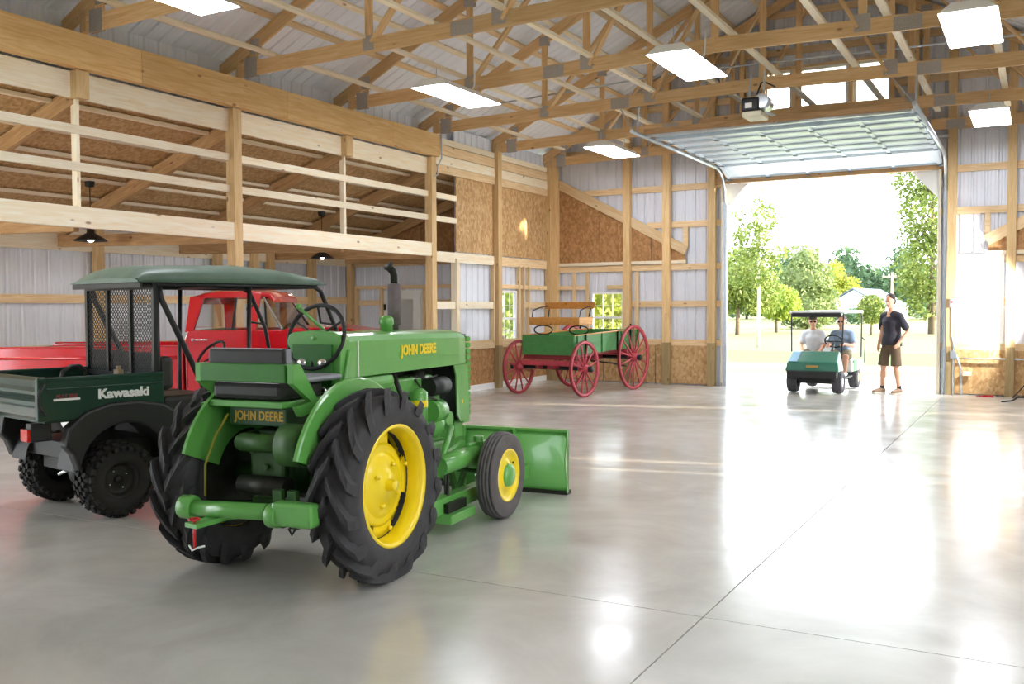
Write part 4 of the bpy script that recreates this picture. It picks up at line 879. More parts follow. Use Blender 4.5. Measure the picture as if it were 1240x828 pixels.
# canopy
xs_ = [.18, .26, .40, .75, 1.2, 1.65, 1.95, 2.06]; ts_ = [1.905, 1.985, 2.02, 2.03, 2.045, 2.015, 1.975, 1.915]
secs = []
for x, zt in zip(xs_, ts_):
    hw = .63 if .3 < x < 2.0 else .60; eb = 1.875
    sag = .012*math.sin(9*x)
    secs.append([(-hw, eb), (-hw-.01, eb+(zt-eb)*.35), (-hw+.06, eb+(zt-eb)*.72+sag), (-hw*.55, zt), (0, zt+.012), (hw*.55, zt), (hw-.06, eb+(zt-eb)*.72-sag), (hw+.01, eb+(zt-eb)*.35), (hw, eb)])
m = loft(secs, xs_, cap=False)
vs0 = [(xs_[0]-.01, y, z) for y, z in secs[0]]; m.add(vs0, [tuple(range(9))]); m.add([(xs_[-1], y, z) for y, z in secs[-1]], [tuple(reversed(range(9)))])
c_ = part(ut, 'canopy', CANV, m); 
for p_ in c_.data.polygons: p_.use_smooth = True
m = MB(); m.box(.19, .21, -.6, .6, 1.83, 1.89); part(ut, 'canopy_hem', BLACK, m)
# things carried in the bed
p_ = UO+u_dir*-.22+u_left*-.30
cs = thing('chainsaw', 'small chainsaw with a black handle lying in the dark green cargo bed', 'chainsaw', (p_.x, p_.y, .835), R(90-UH+20))
m = MB(); m.box(-.14, .14, -.09, .09, .0, .24); part(cs, 'motor_body', mat('saw_cream', '#b9a98c', .5), m, .03)
m = MB(); m.tube([(-.13, 0, .22), (-.11, 0, .33), (-.03, 0, .37), (.06, 0, .37), (.12, 0, .32), (.13, 0, .22)], .016, 8); part(cs, 'handle', BLACK, m)
m = MB(); m.box(-.1, .1, -.094, -.09, .12, .17); part(cs, 'label_plate', WHITE, m)
m = MB(); m.box(-.10, .10, -.1, .1, .01, .08); part(cs, 'red_cover', RED, m)
m = MB(); m.box(.12, .5, -.012, .0, .04, .12); part(cs, 'guide_bar', GALV, m)
p_ = UO+u_dir*.1+u_left*-.40
tag(MB().box(-.03, .03, -.025, .025, 0, .33).tube([(0, 0, .33), (0, 0, .36)], .018, 10).build('oil_bottle', mat('tan_bottle', '#a89070', .5), loc=(p_.x, p_.y, .835)), 'tan bottle standing in the cargo bed by the mesh screen', 'bottle')
# ------------------------------------------------------------------ red pickup truck (local: x forward, right side faces the camera)
AZ = 59.5; k_dir = Vector((math.sin(R(AZ)), math.cos(R(AZ)), 0)); k_left = Vector((-math.cos(R(AZ)), math.sin(R(AZ)), 0))
near0 = Vector((-.4853, .8743, 0))*11.35+Vector((.8743, .4853, 0))*(-3.86)
KO = near0+k_left*.93
pk = thing('pickup_truck', 'red vintage pickup truck parked behind the utility vehicle', 'truck', KO, R(90-AZ))
HW = .93
def sideprism(poly, y0, y1): return MB().prism(poly, y0, y1, Matrix(((1, 0, 0, 0), (0, 0, 1, 0), (0, 1, 0, 0), (0, 0, 0, 1))))
# bed (styleside) from x=-2.35 to -0.06
for s in (-1, 1):
    bp_ = [(-2.35, .62), (-2.38, 1.0), (-2.36, 1.19), (-.06, 1.20), (-.06, .55), (-.95, .55)]+[(-1.35+.40*math.cos(a), .52+.42*math.sin(a)) for a in np.linspace(0, PI, 13)]+[(-1.75, .58)]
    part(pk, 'bed_side', RED, sideprism(bp_, s*HW, s*(HW-.16)), .025)
    part(pk, 'bed_rail', RED, MB().box(-2.36, -.06, s*HW-.0 if s < 0 else HW-.10, s*HW+.10 if s < 0 else HW, 1.195, 1.215), .01)
    part(pk, 'side_crease', RED, MB().tube([(-2.34, s*(HW+.002), 1.08), (-.08, s*(HW+.002), 1.08)], .02, 8))
part(pk, 'bed_floor', RED, MB().box(-2.3, -.08, -.75, .75, .66, .70)); part(pk, 'tailgate', RED, MB().box(-2.38, -2.33, -.78, .78, .66, 1.17), .01); part(pk, 'bed_bulkhead', RED, MB().box(-.12, -.07, -.78, .78, .66, 1.18))
# cab lower body
cabp = [(-.02, .45), (-.04, 1.30), (.0, 1.40), (1.12, 1.40), (1.20, 1.42), (2.30, 1.33), (2.44, 1.24), (2.48, .95), (2.46, .62), (2.30, .5), (2.15, .5)]+[(1.72+.42*math.cos(a), .50+.44*math.sin(a)) for a in np.linspace(0, PI, 13)]+[(1.2, .42)]
for s in (-1, 1): part(pk, 'body_side', RED, sideprism(cabp, s*HW, s*(HW-.12)), .035)
part(pk, 'cab_floor', BLACK, MB().box(0, 1.2, -.8, .8, .45, .5)); part(pk, 'cab_back', RED, MB().box(-.04, .0, -.81, .81, .5, 1.40))
m = MB(); m.add([(1.14, -.82, 1.42), (1.14, .82, 1.42), (1.75, .80, 1.43), (1.75, -.8, 1.43), (2.36, -.72, 1.34), (2.36, .72, 1.34), (1.75, 0, 1.455), (1.14, 0, 1.445), (2.36, 0, 1.36)], [(0, 7, 6, 3), (7, 1, 2, 6), (3, 6, 8, 4), (6, 2, 5, 8)]); o_ = part(pk, 'bonnet', RED, m); sol = o_.modifiers.new('thick', 'SOLIDIFY'); sol.thickness = .02
part(pk, 'grille', CHROME, MB().box(2.44, 2.48, -.7, .7, .72, 1.08), .02)
for s in (-1, 1): part(pk, 'headlight', WHITE, MB().lathe([(0, .03), (.07, .02), (.09, 0)], 20, axisT((2.47, s*.72, 1.0), (1, 0, 0))))
part(pk, 'front_bumper', CHROME, MB().box(2.52, 2.6, -.92, .92, .48, .62), .03); part(pk, 'rear_bumper', CHROME, MB().box(-2.5, -2.42, -.9, .9, .5, .62), .02)
part(pk, 'cowl', BLACK, MB().box(.95, 1.15, -.78, .78, 1.15, 1.40), .03)
# roof and pillars
rx = [-.0, .10, .35, .75, .92, .98]; rz = [1.78, 1.85, 1.885, 1.885, 1.86, 1.80]; sec = []
for x, z in zip(rx, rz): sec.append([(-.74, z-.07), (-.73, z-.02), (-.62, z), (0, z+.012), (.62, z), (.73, z-.02), (.74, z-.07)])
m = loft(sec, rx); o_ = part(pk, 'cab_roof', RED, m, .01)
for p_ in o_.data.polygons: p_.use_smooth = True
for s in (-1, 1):
    q = s
    # side frame with window opening: rear pillar, top rail, front pillar
    def pil(poly, name, m_=RED, th=.05):
        a = [(x, q*(.90-(z-1.38)*.35), z) for x, z in poly]; b = [(x, q*(.90-th-(z-1.38)*.35), z) for x, z in poly]; n_ = len(poly)
        return MB().add(a+b, [tuple(range(n_)), tuple(reversed(range(n_, 2*n_)))]+[(i, n_+i, n_+(i+1) % n_, (i+1) % n_) for i in range(n_)]).build(name, m_, pk)
    pil([(-.04, 1.38), (-.02, 1.80), (.16, 1.84), (.02+.03, 1.38)], 'rear_pillar')
    pil([(.14, 1.79), (.02, 1.81), (.2, 1.85), (.80, 1.85), (.84, 1.79)], 'door_top_rail')
    pil([(.70, 1.38), (.735, 1.79), (.82, 1.80), (.80, 1.38)], 'door_front_pillar')
    pil([(.06, 1.38), (.15, 1.79), (.735, 1.79), (.70, 1.38)], 'side_glass', mat('tinted_glass', (1, 1, 1, 1), .03, trans=1), .006)
    pil([(.505, 1.38), (.52, 1.79), (.545, 1.79), (.53, 1.38)], 'vent_bar', BLKMET, .03)
    pil([(.80, 1.40), (.82, 1.80), (.86, 1.81), (1.10, 1.42), (1.06, 1.40)], 'quarter_glass', mat('tinted_glass', (1, 1, 1, 1), .03, trans=1), .006)
    pil([(.845, 1.80), (.87, 1.80), (1.12, 1.42), (1.09, 1.41)], 'windshield_trim', CHROME, .03)
    m = MB(); m.tube([(.06, s*(HW+.022), 1.29), (.24, s*(HW+.022), 1.29)], .011, 8).tube([(.06, s*(HW), 1.29), (.06, s*(HW+.022), 1.29)], .018, 8); part(pk, 'door_handle', CHROME, m)
    m = MB(); m.box(.0, .78, s*HW-.004, s*HW+.004, 1.22, 1.235); part(pk, 'door_crease', RED, m)
    for x in (-.005, .86): part(pk, 'door_seam', BLACK, MB().box(x-.003, x+.003, s*HW-.002, s*HW+.002, .5, 1.36))
m = MB(); m.add([(1.10, -.80, 1.42), (1.10, .80, 1.42), (.86, .70, 1.81), (.86, -.70, 1.81)], [(0, 1, 2, 3)]); o_ = part(pk, 'windshield', GLASS, m); sol = o_.modifiers.new('thick', 'SOLIDIFY'); sol.thickness = .006
m = MB(); m.add([(-.03, -.62, 1.42), (-.03, .62, 1.42), (-.02, .58, 1.76), (-.02, -.58, 1.76)], [(0, 1, 2, 3)]); o_ = part(pk, 'rear_glass', GLASS, m); sol = o_.modifiers.new('thick', 'SOLIDIFY'); sol.thickness = .006
part(pk, 'bench_seat', SEATB, MB().box(.05, .6, -.7, .7, .75, .95).box(.02, .18, -.7, .7, .9, 1.40), .04)
T = axisT((.82, .35, 1.32), (-.7, 0, .7)); m = MB(); m.tube([tuple(T @ Vector((.19*math.cos(a), .19*math.sin(a), 0))) for a in np.linspace(0, 2*PI, 25)[:-1]], .013, 6, True); part(pk, 'steering_wheel', BLACK, m)
for x in (-1.35, 1.72):
    for s in (-1, 1):
        T = axisT((x, s*.78, .36), (0, s, 0)); plain_tire(.36, .2, .21, RUBD, 'tire', pk, T)
        MB().lathe([(.21, .07), (.2, .09), (.15, .08), (.08, .1), (0, .1)], 28, T).build('wheel_disc', WHITE, pk)
# ------------------------------------------------------------------ horse wagon (local: x towards the tail, front axle at 0)
WH = 5.46; WO = Vector((-8.086, 16.079, 0))
wg = thing('farm_wagon', 'green box farm wagon with red spoked wheels and a wooden spring seat', 'wagon', WO, R(90-WH))
IRON = mat('black_iron', '#1e1e20', .45, .5)
sb = {}
def wagon_wheel(x, y, r, ns):
    s = 1 if y > 0 else -1; T = axisT((x, y, r), (0, s, .0))
    m = MB(); m.lathe([(r-.055, -.022), (r-.004, -.024), (r-.004, .024), (r-.055, .022), (r-.055, -.022)], 48, T); rim = m.build('wheel_rim', WRED, wg)
    MB().lathe([(r-.004, -.026), (r, -.026), (r, .026), (r-.004, .026)], 48, T).build('iron_tire', WREDD, rim)
    h = MB(); h.lathe([(0, -.12), (.05, -.12), (.075, -.05), (.085, 0), (.075, .06), (.05, .10)], 20, T).build('hub', WRED, rim)
    MB().lathe([(.052, .06), (.056, .15), (.05, .17), (0, .17)], 18, T).build('axle_cap', IRON, rim)
    for k in range(ns):
        a = 2*PI*(k+.5)/ns
        key = (r, 0)
        if key not in sb:
            me = MB().tube([(.06, 0, 0), (.2, 0, 0), (r-.05, 0, 0)], [.02, .018, .014], 8).mesh('spoke'); me.materials.append(WRED); sb[key] = me
        o = bpy.data.objects.new('spoke', sb[key]); COL.objects.link(o); o.parent = rim; o.matrix_local = T @ Matrix.Rotation(a, 4, 'Z')
for x, r, ns in ((0, .52, 12), (1.966, .65, 14)):
    for s in (-1, 1): wagon_wheel(x, s*.73, r, ns)
part(wg, 'front_axle', IRON, MB().tube([(0, -.75, .52), (0, .75, .52)], .035, 10)); part(wg, 'rear_axle', IRON, MB().tube([(1.966, -.75, .65), (1.966, .75, .65)], .035, 10))
part(wg, 'front_bolster', WRED, MB().box(-.06, .06, -.62, .62, .56, .66), .01); part(wg, 'front_crossbar', WREDD, MB().box(-.05, .07, -.58, .58, .68, .76), .01)
part(wg, 'rear_bolster', WRED, MB().box(1.9, 2.03, -.62, .62, .69, .79), .01)
part(wg, 'reach_pole', WREDD, MB().bar((0, 0, .55), (2.0, 0, .66), .08, .08))
for s in (-1, 1):
    part(wg, 'side_sill', WREDD, MB().bar((-.05, s*.4, .74), (2.5, s*.4, .80), .06, .07)); part(wg, 'brake_rod', IRON, MB().tube([(.9, s*.35, .62), (1.3, s*.62, .56), (1.75, s*.66, .48)], .016, 8))
    part(wg, 'hound_bar', WREDD, MB().bar((-.3, s*.12, .54), (.5, s*.3, .54), .05, .06))
# box: sides in planks, front and tail boards
def zb0(x): return .765+.03*(x+.1)
for s in (-1, 1):
    for a, b, h0, h1 in ((-.1, 2.52, 0, .20), (-.1, 2.52, .203, .36)):
        y = s*.56
        part(wg, 'side_plank', WGREEN, MB().add([(a, y-.015, zb0(a)+h0), (b, y-.015, zb0(b)+h0), (b, y+.015, zb0(b)+h0), (a, y+.015, zb0(a)+h0), (a, y-.015, zb0(a)+h1), (b, y-.015, zb0(b)+h1), (b, y+.015, zb0(b)+h1), (a, y+.015, zb0(a)+h1)], [(3, 2, 1, 0), (4, 5, 6, 7), (0, 1, 5, 4), (1, 2, 6, 5), (2, 3, 7, 6), (3, 0, 4, 7)]))
    part(wg, 'top_cap', WAGW, MB().bar((-.1, s*.56, zb0(-.1)+.37), (2.52, s*.56, zb0(2.52)+.37), .05, .02))
    for x in (.02, .95, 1.75, 2.45): part(wg, 'side_cleat', WGREEN, MB().box(x-.03, x+.03, s*.575, s*.60, zb0(x), zb0(x)+.36))
    for x in (.3, 1.55, 2.1): part(wg, 'iron_strap', IRON, MB().box(x-.012, x+.012, s*.58, s*.605, zb0(x)-.02, zb0(x)+.37+(.12 if x == 2.1 else 0)))
for h0, h1 in ((0, .22), (.223, .37)): part(wg, 'front_board', WGREEN, MB().box(-.12, -.09, -.57, .57, zb0(0)+h0, zb0(0)+h1))
part(wg, 'tail_board', WGREEN, MB().box(2.5, 2.53, -.56, .56, zb0(2.5), zb0(2.5)+.36)); part(wg, 'box_floor', WAGW, MB().bar((-.1, 0, .775), (2.5, 0, .845), 1.1, .02))
# spring seat
for s in (-1, 1):
    for sg, nm in ((1, 'upper_spring'), (-1, 'lower_spring')):
        part(wg, nm, IRON, MB().tube([(.36, s*.40+.21*math.cos(a), 1.225+sg*.085*math.sin(a)) for a in np.linspace(0, PI, 13)], .013, 6))
    part(wg, 'seat_end', WAGW, MB().add([(.12, s*.54, 1.33), (.62, s*.54, 1.33), (.66, s*.54, 1.48), (.10, s*.54, 1.46), (.12, s*.52, 1.33), (.62, s*.52, 1.33), (.66, s*.52, 1.48), (.10, s*.52, 1.46)], [(0, 1, 2, 3), (7, 6, 5, 4), (0, 4, 5, 1), (1, 5, 6, 2), (2, 6, 7, 3), (3, 7, 4, 0)]))
    part(wg, 'back_rod', IRON, MB().tube([(.60, s*.45, 1.36), (.70, s*.47, 1.66)], .012, 6)); part(wg, 'arm_rail', IRON, MB().tube([(.16, s*.53, 1.46), (.2, s*.53, 1.60), (.45, s*.52, 1.66), (.68, s*.5, 1.68)], .010, 6))
part(wg, 'seat_front', WAGW, MB().box(.10, .13, -.56, .56, 1.33, 1.47), .005); part(wg, 'seat_plank', WAGW, MB().box(.12, .62, -.54, .54, 1.32, 1.345)); part(wg, 'seat_back', WAGW, MB().box(.68, .705, -.56, .56, 1.63, 1.76), .006)
# ------------------------------------------------------------------ people
SKIN = mat('skin', '#d8a184', .5, var=.06, vscale=20); HAIR = mat('dark_hair', '#2c211c', .7)
def remesh(o, v=.011, sm=2):
    r = o.modifiers.new('remesh', 'REMESH'); r.mode = 'VOXEL'; r.voxel_size = v; r.use_smooth_shade = True
    s = o.modifiers.new('smooth', 'SMOOTH'); s.factor = .5; s.iterations = sm
    return o
def hand(m, wrist, d, n, side):
    # palm, four bent fingers and a thumb; d = pointing direction, n = palm normal
    d = Vector(d).normalized(); n = Vector(n); n = (n-d*n.dot(d)).normalized(); t = d.cross(n)*side; w = Vector(wrist)
    for k in (-.5, .5): m.limb([w+d*.0+t*k*.02, w+d*.085+t*k*.042], [.02, .019], 8)
    for k, L_ in zip((-1.5, -.5, .5, 1.5), (.062, .076, .08, .07)):
        b = w+d*.088+t*k*.021; m.limb([b, b+d*L_*.5+n*.006, b+d*L_*.85+n*.03], [.0095, .009, .008], 6)
    b = w+d*.03+t*.035; m.limb([b, b+d*.03+t*.025, b+d*.06+t*.03+n*.012], [.012, .011, .009], 6)
def head(m, c, fw, up, sc=1.0):
    f = Vector(fw).normalized(); u = Vector(up); u = (u-f*u.dot(f)).normalized(); l = u.cross(f); c = Vector(c)
    T = Matrix((f, l, u)).transposed().to_4x4(); T.translation = c
    m.ell((0, 0, .02), (.098, .076, .115), 18, 12, T).ell((.03, 0, -.05), (.068, .058, .075), 14, 8, T)   # skull, jaw
    m.limb([T @ Vector((.09, 0, .025)), T @ Vector((.118, 0, -.018))], [.011, .016], 8)                        # nose
    m.ell((.085, 0, -.055), (.018, .028, .01), 10, 6, T).ell((.075, 0, -.1), (.025, .025, .02), 10, 6, T)
    for s in (-1, 1): m.ell((-.005, s*.076, .0), (.022, .012, .034), 10, 6, T).ell((.088, s*.03, .04), (.012, .022, .008), 8, 6, T)
    return T
def eyes(o, T, name='eye'):
    for s in (-1, 1): MB().ell((.082, s*.031, .018), (.012, .014, .009), 10, 6, T).build(name, mat('eye_dark', '#2a211e', .3), o)
# --- man standing by the door
pp = fl(1079, 476); fdir = (_rt*-.86+_f*-.5); fa = math.atan2(fdir.y, fdir.x)
m1 = thing('person', 'standing man in charcoal polo and brown shorts, one hand in his pocket', 'person', (pp.x, pp.y, 0), fa)
b = MB()
HP = .98
b.limb([(0, 0, HP), (-.02, 0, 1.15), (0, 0, 1.38), (.01, 0, 1.50)], [.135, .12, .14, .09], 16); b.limb([(0, .06, HP-.02), (0, -.06, HP-.02)], [.12, .12], 14)
b.limb([(0, .15, 1.48), (0, 0, 1.5), (0, -.15, 1.48)], [.065, .08, .065], 12); b.limb([(.0, 0, 1.5), (.03, 0, 1.63)], [.06, .055], 12)
FT = {1: (-.02, .14), -1: (.10, -.14)}
for s in (-1, 1):
    fx, fy = FT[s]
    b.limb([(0, s*.095, HP-.03), (.03+fx*.4, s*.12, .52), (fx-.02, fy, .11)], [.088, .056, .038], 12); cx_, cy_ = .61*(.03+fx*.4)+.39*(fx-.02), .61*s*.12+.39*fy; b.limb([(cx_-.008, cy_, .40), (cx_-.012, cy_, .32)], [.05, .05], 12)
    b.limb([(fx-.04, fy, .06), (fx+.15, fy+s*.02, .035)], [.04, .032], 10)
# left arm into the pocket, right arm hanging behind
b.limb([(0, .185, 1.46), (-.09, .30, 1.19), (.07, .235, .98)], [.055, .043, .032], 12); hand(b, (.07, .235, .98), (.7, -.12, -.75), (0, -1, 0), 1)
b.limb([(0, -.185, 1.46), (-.05, -.25, 1.17), (.06, -.24, .93)], [.055, .043, .032], 12); hand(b, (.06, -.24, .93), (.2, 0, -1), (0, 1, 0), -1)
hd_ = Vector((.05, 0, 1.745)); Th = head(b, hd_, (.95, .12, -.25), (.2, 0, 1))
remesh(b.build('body', SKIN, m1, fix=False)); eyes(m1, Th)
c = MB(); c.ell((-.03, 0, .066), (.1, .086, .082), 16, 10, Th).ell((-.06, 0, -.005), (.062, .08, .09), 14, 8, Th); remesh(c.build('hair', HAIR, m1, fix=False), .01)
c = MB(); c.tube([(0, 0, .90), (-.01, 0, 1.0), (-.02, 0, 1.15), (0, 0, 1.38), (.01, 0, 1.47)], [.195, .185, .16, .165, .10], 20); c.limb([(0, .17, 1.46), (0, 0, 1.49), (0, -.17, 1.46)], [.082, .1, .082], 12)
for s in (-1, 1): c.limb([(0, s*.18, 1.455), (-.06, s*.265, 1.25)], [.072, .07], 12)
SHIRT = mat('charcoal_polo', '#2f2d36', .85, var=.15, vscale=7); c.ell((.0, 0, 1.34), (.155, .185, .16), 16, 10); remesh(c.build('polo_shirt', SHIRT, m1, fix=False), .014, 8)
c = MB(); c.limb([(.055, .05, 1.50), (.085, 0, 1.465), (.055, -.05, 1.50)], [.022, .018, .022], 8); c.build('collar', SHIRT, m1)
c = MB()
for s in (-1, 1): fx, fy = FT[s]; c.limb([(0, s*.08, HP-.04), (.025+fx*.25, s*.118, .70)], [.098, .094], 14); c.tube([(.01+fx*.1, s*.10, .86), (.025+fx*.25, s*.118, .68), (.03+fx*.38, s*.128, .52)], [.09, .096, .102], 16)
c.limb([(0, .05, HP-.03), (0, -.05, HP-.03)], [.12, .12], 12); remesh(c.build('shorts', mat('brown_shorts', '#6a5844', .9, var=.15, vscale=8), m1, fix=False), .014)
for s in (-1, 1):
    fx, fy = FT[s]
    c = MB(); c.limb([(fx-.05, fy, .055), (fx+.06, fy+s*.01, .05), (fx+.19, fy+s*.025, .035)], [.052, .05, .036], 12); remesh(c.build('shoe', mat('brown_shoe', '#8a6f58', .6), m1, fix=False), .008); c = MB(); c.box(fx-.1, fx+.23, fy-.045+s*.01, fy+.045+s*.01, 0, .022); c.build('sole', mat('pale_sole', '#d8cfc0', .7), m1, .01)
    c = MB(); c.limb([(fx-.025, fy, .13), (fx-.03, fy, .09)], [.045, .045], 12); c.build('sock', BLACK, m1)
# ------------------------------------------------------------------ golf cart (local: x forward)
ca, cb = fl(960, 474), fl(1016, 477); cc_ = (ca+cb)/2; cdir = Vector((cb.y-ca.y, -(cb.x-ca.x), 0)).normalized()
cdir = Vector((-.03, -1, 0)).normalized()
CZ = math.atan2(cdir.y, cdir.x)
gc = thing('golf_cart', 'green golf cart with a white roof stopped in the doorway', 'golf cart', (cc_.x, cc_.y, 0), CZ)
GCG = mat('cart_green', '#1f6b54', .3, coat=.5); TRW = mat('turf_tire', '#57565a', .8, var=.2, vscale=12)
for x in (0, -1.5):
    for s in (-1, 1):
        T = axisT((x, s*.42, .22), (0, s, 0)); plain_tire(.22, .2, .1, TRW, 'tire', gc, T, 6, 36)
        MB().lathe([(.1, .06), (.09, .08), (.04, .07), (0, .08)], 20, T).build('wheel_cover', mat('tan_hub', '#c8b27c', .5) if x < 0 else WHITE, gc)
part(gc, 'front_axle', BLACK, MB().box(-.06, .06, -.36, .36, .18, .27).tube([(.0, -.3, .3), (.0, .3, .3)], .03, 8)); part(gc, 'rear_axle', BLACK, MB().tube([(-1.5, -.36, .22), (-1.5, .36, .22)], .05, 10))
part(gc, 'chassis', BLACK, MB().box(-1.9, .25, -.34, .34, .27, .36), .01)
m = MB(); m.add([(.36, -.50, .42), (.36, .50, .42), (.30, .47, .60), (.30, -.47, .60), (-.02, -.44, .79), (-.02, .44, .79), (-.10, .42, .80), (-.10, -.42, .80), (-.22, -.48, .42), (-.22, .48, .42)], [(0, 1, 2, 3), (3, 2, 5, 4), (4, 5, 6, 7), (7, 6, 9, 8), (0, 8, 9, 1), (0, 3, 4, 7, 8), (1, 9, 6, 5, 2)]); part(gc, 'front_cowl', GCG, m, .03)
m = MB(); m.box(.2, .38, -.46, .46, .30, .44); part(gc, 'front_bumper', BLACK, m, .02)
part(gc, 'name_plate', mat('gold_plate', '#a88a45', .4), MB().box(.345, .352, -.10, .12, .50, .545))
part(gc, 'cowl_reflection', mat('reflected_sky_blue', '#6fa6c4', .3), MB().add([(.302, -.28, .612), (.302, -.45, .612), (.0, -.42, .79), (.0, -.27, .79)], [(0, 1, 2, 3)]))  # blue sky reflection painted onto one side of the cowl
part(gc, 'floor_board', BLACK, MB().box(-.9, -.1, -.5, .5, .27, .298)); part(gc, 'rear_body', mat('cart_white', '#e8ece6', .4), MB().box(-1.9, -.85, -.52, .52, .36, .56), .04); part(gc, 'body_stripe', mat('leaf_green_trim', '#4aa05a', .4), MB().box(-1.25, -.9, .52, .53, .38, .6))
part(gc, 'seat_cushion', WHITE, MB().box(-1.22, -.78, -.5, .5, .53, .61), .03); part(gc, 'seat_back', WHITE, MB().box(-1.34, -1.24, -.5, .5, .72, 1.02), .03)
part(gc, 'roof', WHITE, MB().box(-1.85, .0, -.52, .52, 1.52, 1.57), .02); part(gc, 'roof_front_edge', BLACK, MB().box(-.02, .03, -.46, .46, 1.45, 1.53), .01)
for s in (-1, 1):
    part(gc, 'front_strut', BLKMET, MB().tube([(-.05, s*.47, .78), (-.1, s*.49, 1.52)], .014, 8)); part(gc, 'rear_strut', BLKMET, MB().tube([(-1.75, s*.5, .62), (-1.8, s*.5, 1.45), (-1.7, s*.5, 1.55)], .016, 8))
    part(gc, 'rear_rack_bar', BLKMET, MB().tube([(-2.0, s*.48, .45), (-2.25, s*.48, .5), (-2.28, s*.48, .95), (-2.0, s*.48, 1.0)], .016, 8))
part(gc, 'windshield_frame', WHITE, MB().box(-.06, -.04, -.47, .47, 1.48, 1.51))
T = axisT((-.36, .26, .98), (-.7, 0, .72)); m = MB(); m.tube([tuple(T @ Vector((.17*math.cos(a), .17*math.sin(a), 0))) for a in np.linspace(0, 2*PI, 25)[:-1]], .014, 6, True); o_ = part(gc, 'steering_wheel', BLACK, m)
MB().tube([tuple(T @ Vector((-.16, 0, 0))), tuple(T @ Vector((.16, 0, 0)))], .012, 6).build('spoke', BLACK, o_)
part(gc, 'steering_column', BLACK, MB().tube([(-.36, .26, .97), (-.1, .26, .72)], .022, 8))
# --- seated people
def seated(label, y, shirt, cap, glasses, hands, look):
    o = thing('person', label, 'person', Matrix.LocRotScale(Vector((cc_.x, cc_.y, -.075)), Matrix.Rotation(CZ, 3, 'Z').to_quaternion(), None) @ Vector((-1.0, y, 0)), CZ)
    b = MB()
    b.limb([(-.06, 0, .78), (-.05, 0, .95), (-.02, 0, 1.14), (0, 0, 1.22)], [.13, .125, .14, .09], 14); b.limb([(-.02, .15, 1.19), (-.01, 0, 1.21), (-.02, -.15, 1.19)], [.06, .08, .06], 12); b.limb([(0, 0, 1.2), (.03, 0, 1.32)], [.055, .052], 12)
    for s in (-1, 1):
        b.limb([(-.04, s*.09, .76), (.42, s*.15, .74), (.46, s*.15, .46)], [.088, .062, .04], 12); b.limb([(.44, s*.15, .43), (.60, s*.16, .415)], [.038, .032], 10)
        hx, hy, hz = hands[s]
        b.limb([(-.02, s*.17, 1.18), ((hx-.02)*.35-.05, s*.225, .95), (hx, hy, hz)], [.052, .042, .031], 12); hand(b, (hx, hy, hz), (1, 0, -.1), (0, 0, -1), s)
    Th = head(b, (.06, 0, 1.42), look, (0, 0, 1))
    remesh(b.build('body', SKIN, o, fix=False)); eyes(o, Th)
    c = MB(); c.limb([(-.06, 0, .80), (-.05, 0, .95), (-.02, 0, 1.14), (0, 0, 1.2)], [.155, .155, .165, .10], 14); c.limb([(-.02, .155, 1.18), (-.01, 0, 1.2), (-.02, -.155, 1.18)], [.08, .098, .08], 12)
    for s in (-1, 1): hx, hy, hz = hands[s]; c.limb([(-.02, s*.165, 1.18), ((hx-.02)*.2-.04, s*.205, 1.02)], [.075, .07], 12)
    c.ell((-.02, 0, 1.08), (.15, .175, .15), 16, 10); remesh(c.build('shirt', shirt, o, fix=False), .014, 8)
    c = MB()
    for s in (-1, 1): c.limb([(-.04, s*.09, .77), (.30, s*.14, .755)], [.115, .10], 12)
    remesh(c.build('shorts', mat('khaki_shorts', '#8d8268', .9), o, fix=False), .014)
    for s in (-1, 1): c = MB(); c.limb([(.43, s*.15, .415), (.62, s*.165, .405)], [.045, .036], 10); c.build('shoe', WHITE, o)
    if cap:
        c = MB(); c.ell((-.01, 0, .075), (.105, .085, .075), 16, 10, Th).ell((.1, 0, .075), (.07, .06, .012), 12, 6, Th); remesh(c.build('cap', mat('dark_cap', '#3c3434', .8), o, fix=False), .009)
    else:
        c = MB(); c.ell((-.02, 0, .06), (.1, .082, .085), 16, 10, Th); remesh(c.build('hair', mat('grey_hair', '#6a5a58', .8), o, fix=False), .01)
    if glasses:
        c = MB()
        for s in (-1, 1): c.ell((.094, s*.033, .018), (.008, .028, .02), 12, 6, Th)
        c.tube([Th @ Vector((.095, -.06, .025)), Th @ Vector((.1, 0, .026)), Th @ Vector((.095, .06, .025))], .004, 6); c.build('sunglasses', BLACK, o)
    return o
seated('seated man in a white shirt, dark cap and sunglasses in the golf cart', -.285, mat('white_shirt', '#dfe3ec', .85), True, True, {1: (.34, .2, .84), -1: (.38, -.12, .82)}, (.9, .3, -.12))
seated('seated man in a slate blue shirt at the golf cart steering wheel', .28, mat('slate_shirt', '#7f93ab', .85), False, True, {1: (.50, .12, 1.0), -1: (.50, -.14, .98)}, (1, 0, -.1))
# ------------------------------------------------------------------ fill lights added on the wing tie beams to brighten its ceiling (beyond the frame)
for y in (4.9, 2.9):
    o = thing('fill_light', 'added bare tube fill light on a wing tie beam, %s' % ('nearer the truck' if y > 4 else 'at the near end of the wing'), 'ceiling light', (-11.7, y, 2.48))
    MB().box(-.6, .6, -.06, .06, .05, .09).build('housing', WHITE, o)
    for q in (-.03, .03): MB().tube([(-.58, q, .03), (.58, q, .03)], .013, 10).build('fill_tube', mat('fill_tube', '#ffffff', .4, emit='#fff6e8', estr=60), o)
    for x in (-.5, .5): MB().tube([(x, 0, .09), (x, 0, .2)], .006, 6).build('hanger_wire', GALV, o)
